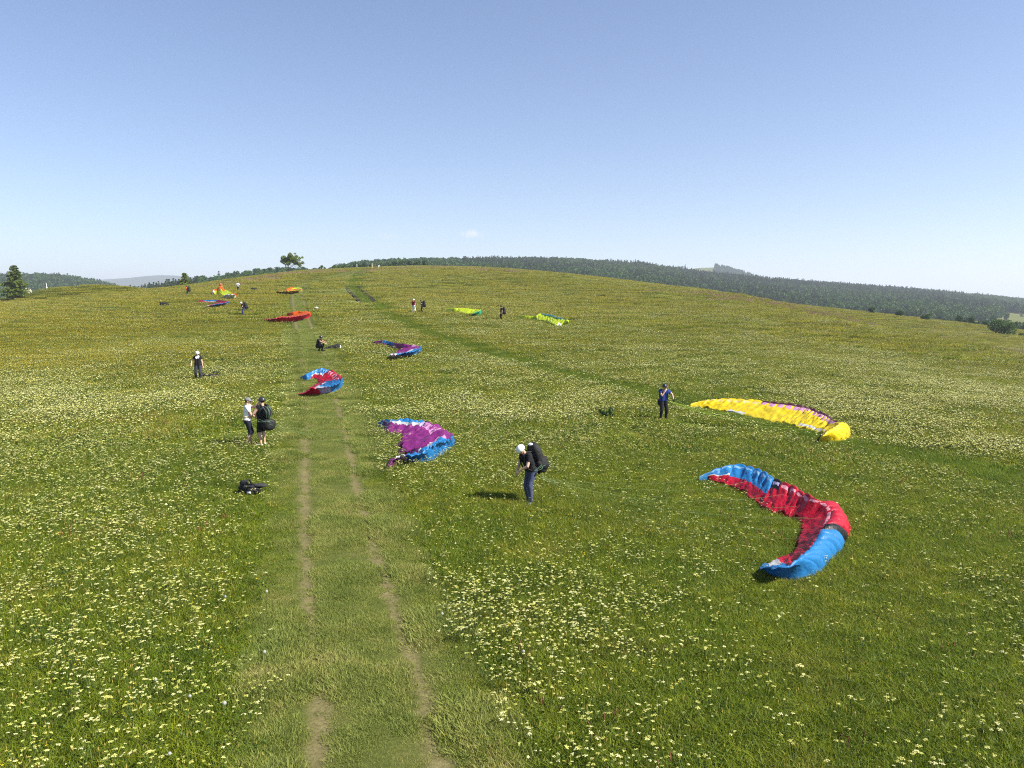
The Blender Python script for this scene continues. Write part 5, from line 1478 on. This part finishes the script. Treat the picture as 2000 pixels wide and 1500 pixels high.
# --- blades
def blade_patch(name, size, n, h, w, rng, mat, bend=0.5, hvar=0.45, heads=0, headmat=None, herbs=0, hsize=0.02):
    x = rng.uniform(-size / 2, size / 2, n); y = rng.uniform(-size / 2, size / 2, n)
    a = rng.uniform(0, 2 * np.pi, n); hh = h * (1 - hvar + 2 * hvar * rng.random(n)); ww = w * rng.uniform(0.6, 1.3, n)
    b = bend * hh * rng.uniform(0.15, 1.1, n)
    ta = rng.uniform(0, 2 * np.pi, n)
    cx, cy = np.cos(a), np.sin(a); bx, by = np.cos(ta) * b, np.sin(ta) * b
    base = np.stack([x, y, np.full(n, -0.03)], 1)
    side = np.stack([cx * ww, cy * ww, np.zeros(n)], 1)
    midp = base + np.stack([bx * 0.35, by * 0.35, hh * 0.58], 1)
    tip = base + np.stack([bx, by, hh * 0.98], 1)
    v = np.stack([base - side, base + side, midp + side * 0.8, midp - side * 0.8, tip], 1).reshape(-1, 3)
    i = np.arange(n)[:, None] * 5
    q = (i + np.array([0, 1, 2, 3])).tolist(); t = (i + np.array([3, 2, 4])).tolist()
    faces = q + t; fm = [0] * (2 * n)
    mats = [mat]
    if heads:
        m = heads
        nv = len(v)
        x = rng.uniform(-size / 2, size / 2, m); y = rng.uniform(-size / 2, size / 2, m); z = h * rng.uniform(1.0, 1.5, m)
        a = rng.uniform(0, 6.28, m)
        dx, dy = np.cos(a) * w * 1.5, np.sin(a) * w * 1.5
        lx, ly = np.cos(a + 1.3) * 0.12 * h, np.sin(a + 1.3) * 0.12 * h
        B = np.stack([x, y, np.zeros(m)], 1); T0 = np.stack([x + lx, y + ly, z * 0.72], 1); T1 = np.stack([x + lx * 1.6, y + ly * 1.6, z], 1)
        D = np.stack([dx, dy, np.zeros(m)], 1)
        hv = np.stack([B - D * 0.25, B + D * 0.25, T0 + D * 0.25, T0 - D * 0.25, T0 + (T1 - T0) * 0.4 + D, T0 + (T1 - T0) * 0.4 - D, T1], 1).reshape(-1, 3)
        i = np.arange(m)[:, None] * 7 + nv
        faces += (i + np.array([0, 1, 2, 3])).tolist() + (i + np.array([3, 2, 4, 5])).tolist() + (i + np.array([5, 4, 6])).tolist()
        fm += [0] * m + [1] * (2 * m)
        v = np.concatenate([v, hv]); mats = [mat, headmat]
    if herbs:
        P = np.stack([rng.uniform(-size / 2, size / 2, herbs), rng.uniform(-size / 2, size / 2, herbs), rng.uniform(0.02, h * 0.75, herbs)], 1)
        c = rng.uniform(-size / 2, size / 2, (max(2, herbs // 14), 2)); kk = rng.integers(0, len(c), herbs)
        P[:, :2] = c[kk] + rng.normal(0, size * 0.055, (herbs, 2))
        hv, hf = leaf_quads(P, hsize, rng, 0.9, 0.9)
        faces += (hf + len(v)).tolist(); mats.append(M['herb']); fm += [len(mats) - 1] * len(hf)
        v = np.concatenate([v, hv])
    return mesh_from(name, v, faces, mats, None, False, False, fm)
M['herb'] = leafy('broadleaf_herbs', lambda nt: mixc(nt, 1.0, ramp(nt, noise_tex(nt, POS(nt), 2.2, 3, 0.6), [(0.3, (0.055, 0.105, 0.014, 1)), (0.7, (0.14, 0.20, 0.022, 1))]), ramp(nt, nt.nodes.new('ShaderNodeObjectInfo').outputs['Random'], [(0, (0.75, 0.75, 0.75, 1)), (1, (1.25, 1.2, 1.1, 1))]), 'MULTIPLY'), 0.35)

M['seed'] = leafy('grass_seed_heads', lambda nt: ramp(nt, nt.nodes.new('ShaderNodeObjectInfo').outputs['Random'], [(0, (0.27, 0.19, 0.055, 1)), (0.6, (0.33, 0.27, 0.07, 1)), (1, (0.24, 0.23, 0.04, 1))]), 0.25, 0.7, 0.15)
def lawn_col(nt):
    pos = POS(nt)
    c = ramp(nt, noise_tex(nt, pos, 1.1, 4, 0.65), [(0.3, (0.15, 0.200, 0.036, 1)), (0.55, (0.25, 0.275, 0.062, 1)), (0.78, (0.36, 0.325, 0.11, 1))])
    oi = nt.nodes.new('ShaderNodeObjectInfo')
    return mixc(nt, 1.0, c, ramp(nt, oi.outputs['Random'], [(0, (0.8, 0.85, 0.8, 1)), (1, (1.2, 1.15, 1.2, 1))]), 'MULTIPLY')
M['lawn'] = leafy('track_grass_blade', lawn_col, 0.4, 0.6, 0.2)

near_p = [blade_patch('grass_tuft', 0.8, 560, 0.135, 0.0055, np.random.default_rng(100 + i), M['grass'], 1.2, 0.6, 7, M['seed'], 520, 0.017) for i in range(5)]
mid_p = [blade_patch('grass_tuft', 1.8, 850, 0.16, 0.012, np.random.default_rng(120 + i), M['grass'], 1.2, 0.6, 40, M['seed'], 600, 0.035) for i in range(4)]
far_p = [blade_patch('grass_tuft', 4.5, 1300, 0.20, 0.03, np.random.default_rng(140 + i), M['grass'], 1.2, 0.5, 170, M['seed']) for i in range(4)]
lawn_p = [blade_patch('turf', 0.24, 95, 0.055, 0.0045, np.random.default_rng(160 + i), M['lawn'], 0.9, 0.6) for i in range(4)]

def put(name, x, y, protos, label, smin=0.8, smax=1.2, sink=0.0, tilt=0.0, scl=None, zoff=None):
    n = len(x)
    z = HF(x, y) - sink
    if zoff is not None: z = z + zoff
    rot = np.zeros((n, 3)); rot[:, 2] = GR.uniform(0, 6.2832, n)
    if tilt: rot[:, :2] = GR.normal(0, tilt, (n, 2))
    if scl is None: scl = GR.uniform(smin, smax, n)
    return scatter(name, np.stack([x, y, z], 1), rot, scl, GR.integers(0, len(protos), n), protos, label)

def grass_ring(r0, r1, spacing, protos, half_patch, tall):
    half = 56 if r0 < 20 else 42
    n = int(wedge_area(r0, r1, half) / spacing ** 2)
    x, y = wedge(n, r0, r1, half)
    if r0 < 20:          # an even, jittered spread close to the launch, so that no bare spots are left
        gx, gy = np.meshgrid(np.arange(-r1, r1, spacing), np.arange(2, r1, spacing))
        gx, gy = (gx + GR.uniform(-.5, .5, gx.shape) * spacing).ravel(), (gy + GR.uniform(-.5, .5, gy.shape) * spacing).ravel()
        rr = np.hypot(gx, gy); ok = (rr > r0) & (rr < r1) & (np.abs(np.arctan2(gx, gy)) < math.radians(half))
        x, y = gx[ok], gy[ok]
    dt, ds = track_info(x, y)
    edge = 1.08 + 0.5 * (fbm(x, y, 0.35) - 0.5)
    keep = dt > edge + half_patch
    keep &= ~under_wings(x, y, half_patch * 0.4)
    keep &= ds > (1.05 + half_patch * 0.6)
    for L_ in RUT_LINES: keep &= np.abs(dist_to(L_, x, y)) > 0.5 + half_patch * 0.9
    x, y, ds, dt = x[keep], y[keep], ds[keep], dt[keep]
    s = tall * (0.72 + 0.55 * fbm(x, y, 0.22)) * GR.uniform(0.85, 1.15, len(x))
    s *= np.where(dt < 1.7 + half_patch, 0.7, 1.0)
    put('meadow_grass', x, y, protos, 'long hay meadow grass going to seed', scl=s)
grass_ring(4, 30, 0.34, near_p, 0.22, 1.0)
grass_ring(30, 95, 0.95, mid_p, 0.55, 1.0)
grass_ring(95, 285, 2.7, far_p, 1.2, 1.0)

# the trampled side track keeps short, greener grass
M['side_grass'] = leafy('side_track_grass', lambda nt: mixc(nt, 1.0, ramp(nt, noise_tex(nt, POS(nt), 0.8, 3, 0.6), [(0.3, (0.098, 0.158, 0.010, 1)), (0.7, (0.172, 0.215, 0.016, 1))]), ramp(nt, nt.nodes.new('ShaderNodeObjectInfo').outputs['Random'], [(0, (0.8, 0.8, 0.8, 1)), (1, (1.2, 1.2, 1.2, 1))]), 'MULTIPLY'), 0.45)
side_p = [blade_patch('side_tuft', 0.8, 320, 0.15, 0.010, np.random.default_rng(180 + i), M['side_grass'], 1.0, 0.5) for i in range(4)]
n = 9000
k = GR.integers(0, len(SIDE) - 1, n)
tg = np.gradient(SIDE, axis=0); tg /= np.linalg.norm(tg, axis=1)[:, None]
ac = GR.uniform(-1.35, 1.35, n)
x = SIDE[k, 0] + tg[k, 1] * ac + GR.normal(0, 0.3, n) * tg[k, 0]; y = SIDE[k, 1] - tg[k, 0] * ac + GR.normal(0, 0.3, n) * tg[k, 1]
inr = np.exp(-(np.abs(np.abs(ac) - 0.78 + 0.15 * (fbm(x, y, 0.4) - 0.5)) / 0.30) ** 4)
keep = ~under_wings(x, y, 0.1) & (GR.random(n) > 0.8 * inr)
for L_ in RUT_LINES: keep &= np.abs(dist_to(L_, x, y)) > 0.5
put('side_track_grass', x[keep], y[keep], side_p, 'trampled greener grass along the side track', scl=(GR.uniform(0.8, 1.2, n) * (1 - 0.45 * inr))[keep])

tgT = np.gradient(TRACK, axis=0); tgT /= np.linalg.norm(tgT, axis=1)[:, None]
# short turf on the track, thin in the ruts
n = 110000
k = np.minimum((GR.random(n) ** 1.3 * 170).astype(int), len(TRACK) - 2)
tg = np.gradient(TRACK, axis=0); tg /= np.linalg.norm(tg, axis=1)[:, None]
ac = GR.uniform(-1.75, 1.75, n); al = GR.uniform(-0.28, 0.28, n)
x = TRACK[k, 0] + tg[k, 1] * ac + al * tg[k, 0]; y = TRACK[k, 1] - tg[k, 0] * ac + al * tg[k, 1]
wob = 0.18 * (fbm(x, y, 0.5) - 0.5)
rutn = np.exp(-(np.abs(np.abs(ac) - 0.74 + wob) / np.where(k > 40, 0.29, 0.24)) ** 4)
worn = sstep(0.42, 0.60, fbm(x, y, 0.45))
keep = (GR.random(n) > 0.97 * rutn) & (GR.random(n) > 0.12 + 0.22 * worn * (np.abs(ac) < 1.1)) & ~under_wings(x, y, 0.05)
put('track_grass', x[keep], y[keep], lawn_p, 'short mown looking turf on the track', scl=GR.uniform(0.7, 1.2, keep.sum()) * (0.55 + 0.95 * sstep(0.3, 0.7, fbm(x[keep], y[keep], 0.9))) * np.where(np.abs(ac[keep]) > 1.1, 1.45, 1.0) * (1 + 0.0035 * k[keep]), zoff=0.035)

n = 9000
k = GR.integers(150, len(TRACK) - 2, n)
ac = GR.uniform(0, 1, n); sg = np.where(GR.random(n) < 0.5, -1, 1)
ac = ac * 0.42 * sg
x = TRACK[k, 0] + tgT[k, 1] * ac; y = TRACK[k, 1] - tgT[k, 0] * ac
keep = ~under_wings(x, y, 0.1)
put('track_grass', x[keep], y[keep], lawn_p, 'short turf on the upper track', scl=GR.uniform(1.2, 1.7, keep.sum()), zoff=0.035)

# seeding grass, brownish pink, on the shoulder of the hill and beyond the trough
M['seed_pink'] = leafy('pinkish_seed_heads', lambda nt: ramp(nt, noise_tex(nt, POS(nt), 0.15, 3), [(0.3, (0.26, 0.17, 0.10, 1)), (0.7, (0.30, 0.235, 0.11, 1))]), 0.25, 0.7, 0.1)
pink_p = [blade_patch('seed_tuft', 3.0, 900, 0.26, 0.02, np.random.default_rng(200 + i), M['seed_pink'], 0.8, 0.4) for i in range(3)]
bx, by = [], []
for line, wd, nn in ((catmull([at_depth(u_, v_, d_ + 36)[:2] for u_, v_, d_ in ((1560, 600, 165), (1640, 626, 138), (1760, 647, 120), (1880, 671, 106), (2000, 695, 96), (2100, 715, 88))], 200), 7.0, 900),
                     (catmull([ground(u_, v_)[:2] for u_, v_ in ((1400, 578), (1460, 586), (1520, 598), (1560, 608))], 100), 9.0, 420), (catmull([ground(u_, v_)[:2] for u_, v_ in ((450, 556), (560, 536), (700, 529), (850, 524), (1000, 530))], 100), 6.0, 420)):
    kk = GR.integers(0, len(line), nn)
    bx.append(line[kk, 0] + GR.normal(0, wd * 0.6, nn)); by.append(line[kk, 1] + GR.normal(0, wd * 0.6, nn))
bx, by = np.concatenate(bx), np.concatenate(by)
kp = np.abs(dist_to(TRACK, bx, by)) > 3
put('seeding_grass', bx[kp], by[kp], pink_p, 'brownish pink seeding grass along the brow', smin=0.8, smax=1.2)

# --- flowers
M['umbel'] = leafy('cream_umbel', lambda nt: ramp(nt, nt.nodes.new('ShaderNodeObjectInfo').outputs['Random'], [(0, (0.42, 0.42, 0.09, 1)), (0.5, (0.55, 0.54, 0.17, 1)), (1, (0.68, 0.66, 0.36, 1))]), 0.25, 0.7, 0.1)
M['buttercup'] = leafy('buttercup_petals', lambda nt: ramp(nt, nt.nodes.new('ShaderNodeObjectInfo').outputs['Random'], [(0, (0.58, 0.40, 0.006, 1)), (1, (0.68, 0.52, 0.012, 1))]), 0.2, 0.4, 0.4)
M['sorrel'] = leafy('sorrel_spikes', lambda nt: (0.22, 0.085, 0.05, 1), 0.2)
M['clock'] = leafy('dandelion_clock', lambda nt: (0.50, 0.50, 0.46, 1), 0.5)

def disc(mb, c, r, nrm, seg, mi, cup=0.0):
    nrm = Vector(nrm).normalized(); a = nrm.orthogonal().normalized(); b = nrm.cross(a)
    v = [Vector(c) - nrm * cup] + [Vector(c) + (a * math.cos(6.2832 * k / seg) + b * math.sin(6.2832 * k / seg)) * r for k in range(seg)]
    mb.add(v, [(0, 1 + k, 1 + (k + 1) % seg) for k in range(seg)], mi)

def umbel_plant(seed, heads, spread):
    rng = random.Random(seed); mb = MB()
    for q in range(heads):
        bx, by = rng.gauss(0, spread), rng.gauss(0, spread)
        h = rng.uniform(0.19, 0.33); R = rng.uniform(0.012, 0.026)
        mb.tube([(bx * 0.3, by * 0.3, 0), (bx, by, h - 0.03)], 0.003, 3, 1, False)
        for k in range(9):
            a = k * 2.4 + rng.uniform(-.3, .3); r = R * math.sqrt(k / 8.0)
            disc(mb, (bx + r * math.cos(a), by + r * math.sin(a), h - 5.0 * r * r + rng.uniform(-.003, .003)), R * 0.36, (math.cos(a) * r * 14 + rng.uniform(-.2, .2), math.sin(a) * r * 14 + rng.uniform(-.2, .2), 1), 5, 0, 0.003)
    return mb.build('umbel', [M['umbel'], M['stem']], None, False, False)
umb_p = [umbel_plant(10 + i, 1 + i % 3, 0.05) for i in range(6)]
def umbel_drift(seed, n, size):
    rng = random.Random(seed); mb = MB()
    for q in range(n):
        c = (rng.uniform(-size, size), rng.uniform(-size, size), rng.uniform(0.18, 0.31))
        disc(mb, c, rng.uniform(0.018, 0.034), (rng.uniform(-.4, .4), rng.uniform(-.4, .4), 1), 5, 0, 0.01)
        mb.tube([(c[0], c[1], 0), c], 0.003, 3, 1, False)
    return mb.build('umbel_drift', [M['umbel'], M['stem']], None, False, False)
drift_p = [umbel_drift(30 + i, 24, 0.75) for i in range(4)]
def cup_plant(seed, n, spread, r):
    rng = random.Random(seed); mb = MB()
    for q in range(n):
        x, y, h = rng.gauss(0, spread), rng.gauss(0, spread), rng.uniform(0.16, 0.29)
        mb.tube([(x * 0.4, y * 0.4, 0), (x, y, h)], 0.0022, 3, 1, False)
        disc(mb, (x, y, h), r * rng.uniform(0.8, 1.2), (rng.uniform(-.5, .5), rng.uniform(-.5, .5), 1), 5, 0, 0.008)
    return mb.build('buttercup', [M['buttercup'], M['stem']], None, False, False)
cup_p = [cup_plant(50 + i, 3, 0.06, 0.014) for i in range(4)]
cupd_p = [cup_plant(60 + i, 34, 0.6, 0.016) for i in range(4)]
def sorrel_plant(seed):
    rng = random.Random(seed); mb = MB()
    for q in range(3):
        x, y, h = rng.gauss(0, .08), rng.gauss(0, .08), rng.uniform(0.24, 0.38)
        mb.tube([(x * .5, y * .5, 0), (x, y, h * .6), (x * 1.1, y * 1.1, h * .8), (x * 1.2, y * 1.2, h)], [0.002, 0.004, 0.011, 0.002], 4, 0, False)
    return mb.build('sorrel', [M['sorrel']], None, False, False)
sor_p = [sorrel_plant(70 + i) for i in range(3)]
mb = MB(); mb.ball((0, 0, 0.22), 0.024, 8, 6, 0); mb.tube([(0, 0, 0), (0, 0, 0.21)], 0.003, 3, 1, False)
clock_p = [mb.build('dandelion_clock', [M['clock'], M['stem']], None, False, False)]

def field_side(x, y):
    """+ right of the track"""
    return dist_to(TRACK, x, y)
def white_density(x, y, dsig, ds):
    r = np.hypot(x, y)
    left = sstep(1.0, -3.0, dsig)
    # heads per square metre by part of the field
    rl = np.interp(r, [5, 12, 20, 35, 55, 64, 80, 120, 200], [46, 60, 84, 84, 78, 42, 15, 10, 7])
    rr = np.interp(r, [5, 12, 20, 28, 40, 60, 75, 100, 140, 200], [92, 94, 90, 82, 72, 58, 34, 26, 20, 15])
    rr = rr * (1 + 0.9 * sstep(8, 40, x - 0.1 * y) * sstep(35, 60, r))
    d = rl * left + rr * (1 - left)
    p = fbm(x, y, 0.16, 3); q = fbm(x + 50, y - 20, 0.55, 2); w = fbm(x - 90, y + 40, 0.05, 2)
    d = d * np.clip(0.4 + 2.8 * (p - 0.34), 0.2, 2.0) * np.clip(0.35 + 1.6 * (q - 0.2), 0.2, 1.6) * np.clip(0.4 + 1.5 * (w - 0.1), 0.45, 1.5)
    d *= sstep(1.3, 2.1, np.abs(dsig) + 0.9 * (fbm(x, y, 0.4) - 0.5))
    d *= 1 - 0.94 * np.exp(-(np.abs(ds) / 1.45) ** 4)
    return d
def spread(name, r0, r1, dens, dmax, protos, label, per=1.0, pad=0.12, **kw):
    half = 52 if r1 < 36 else 41
    n = int(wedge_area(r0, r1, half) * dmax / per)
    X, Y = wedge(n, r0, r1, half)
    dsg = dist_to(TRACK, X, Y); dss = dist_to(SIDE, X, Y)
    keep = GR.random(n) < dens(X, Y, dsg, dss) / dmax
    keep &= ~under_wings(X, Y, 0.02)
    put(name, X[keep], Y[keep], protos, label, **kw)
spread('white_flowers', 4, 34, white_density, 190, umb_p, 'cream white umbels flowering through the meadow', 1.75, smin=0.7, smax=1.3, tilt=0.15)
spread('white_flowers', 34, 80, white_density, 190, drift_p, 'drifts of cream white umbels in the middle distance', 24 / 1.7, smin=0.8, smax=1.2, tilt=0.05)
spread('white_flowers', 80, 260, white_density, 60, drift_p, 'thin drifts of cream white umbels up the slope', 24 / 1.0, smin=0.9, smax=1.4, tilt=0.05)

def yellow_density(x, y, dsig, ds):
    r = np.hypot(x, y)
    left = sstep(0, -8, dsig)
    near = 3.0 * np.clip(4 * (fbm(x + 9, y + 70, 0.28, 3) - 0.5), 0, 1.5)
    far_l = 54 * sstep(48, 66, r) * left * (1 - 0.65 * sstep(110, 170, r)) * np.clip(0.2 + 2.6 * (fbm(x, y, 0.07, 3) - 0.32), 0.1, 1.5)
    far_r = 14 * sstep(38, 58, r) * (1 - left) * sstep(0.53, 0.66, fbm(x * 0.7 + 200, y, 0.055, 3)) * (1 - 0.6 * sstep(120, 180, r))
    d = near * (r < 48) + far_l + far_r
    return d * sstep(1.4, 2.2, np.abs(dsig)) * (1 - 0.8 * np.exp(-((np.abs(ds) - 0.75) / 0.6) ** 2))
spread('yellow_flowers', 4, 40, yellow_density, 12, cup_p, 'scattered yellow buttercups in the grass', 3.0, smin=0.8, smax=1.2, tilt=0.1)
spread('yellow_flowers', 40, 230, yellow_density, 100, cupd_p, 'buttercups turning the upper meadow yellow', 34 / 2.6, smin=0.9, smax=1.3)
spread('red_sorrel', 4, 45, lambda x, y, a, b: 0.4 * np.clip(5 * (fbm(x + 33, y + 5, 0.3, 3) - 0.55), 0, 1.2) * sstep(1.5, 2.2, np.abs(a)), 2.0, sor_p, 'rusty red sorrel spikes among the grass', 1.0, tilt=0.1)
spread('dandelion_clocks', 5, 16, lambda x, y, a, b: 0.35 * sstep(1.2, 1.6, np.abs(a)) * sstep(3.6, 2.4, np.abs(a)), 1.0, clock_p, 'pale dandelion clocks beside the track', 1.0)
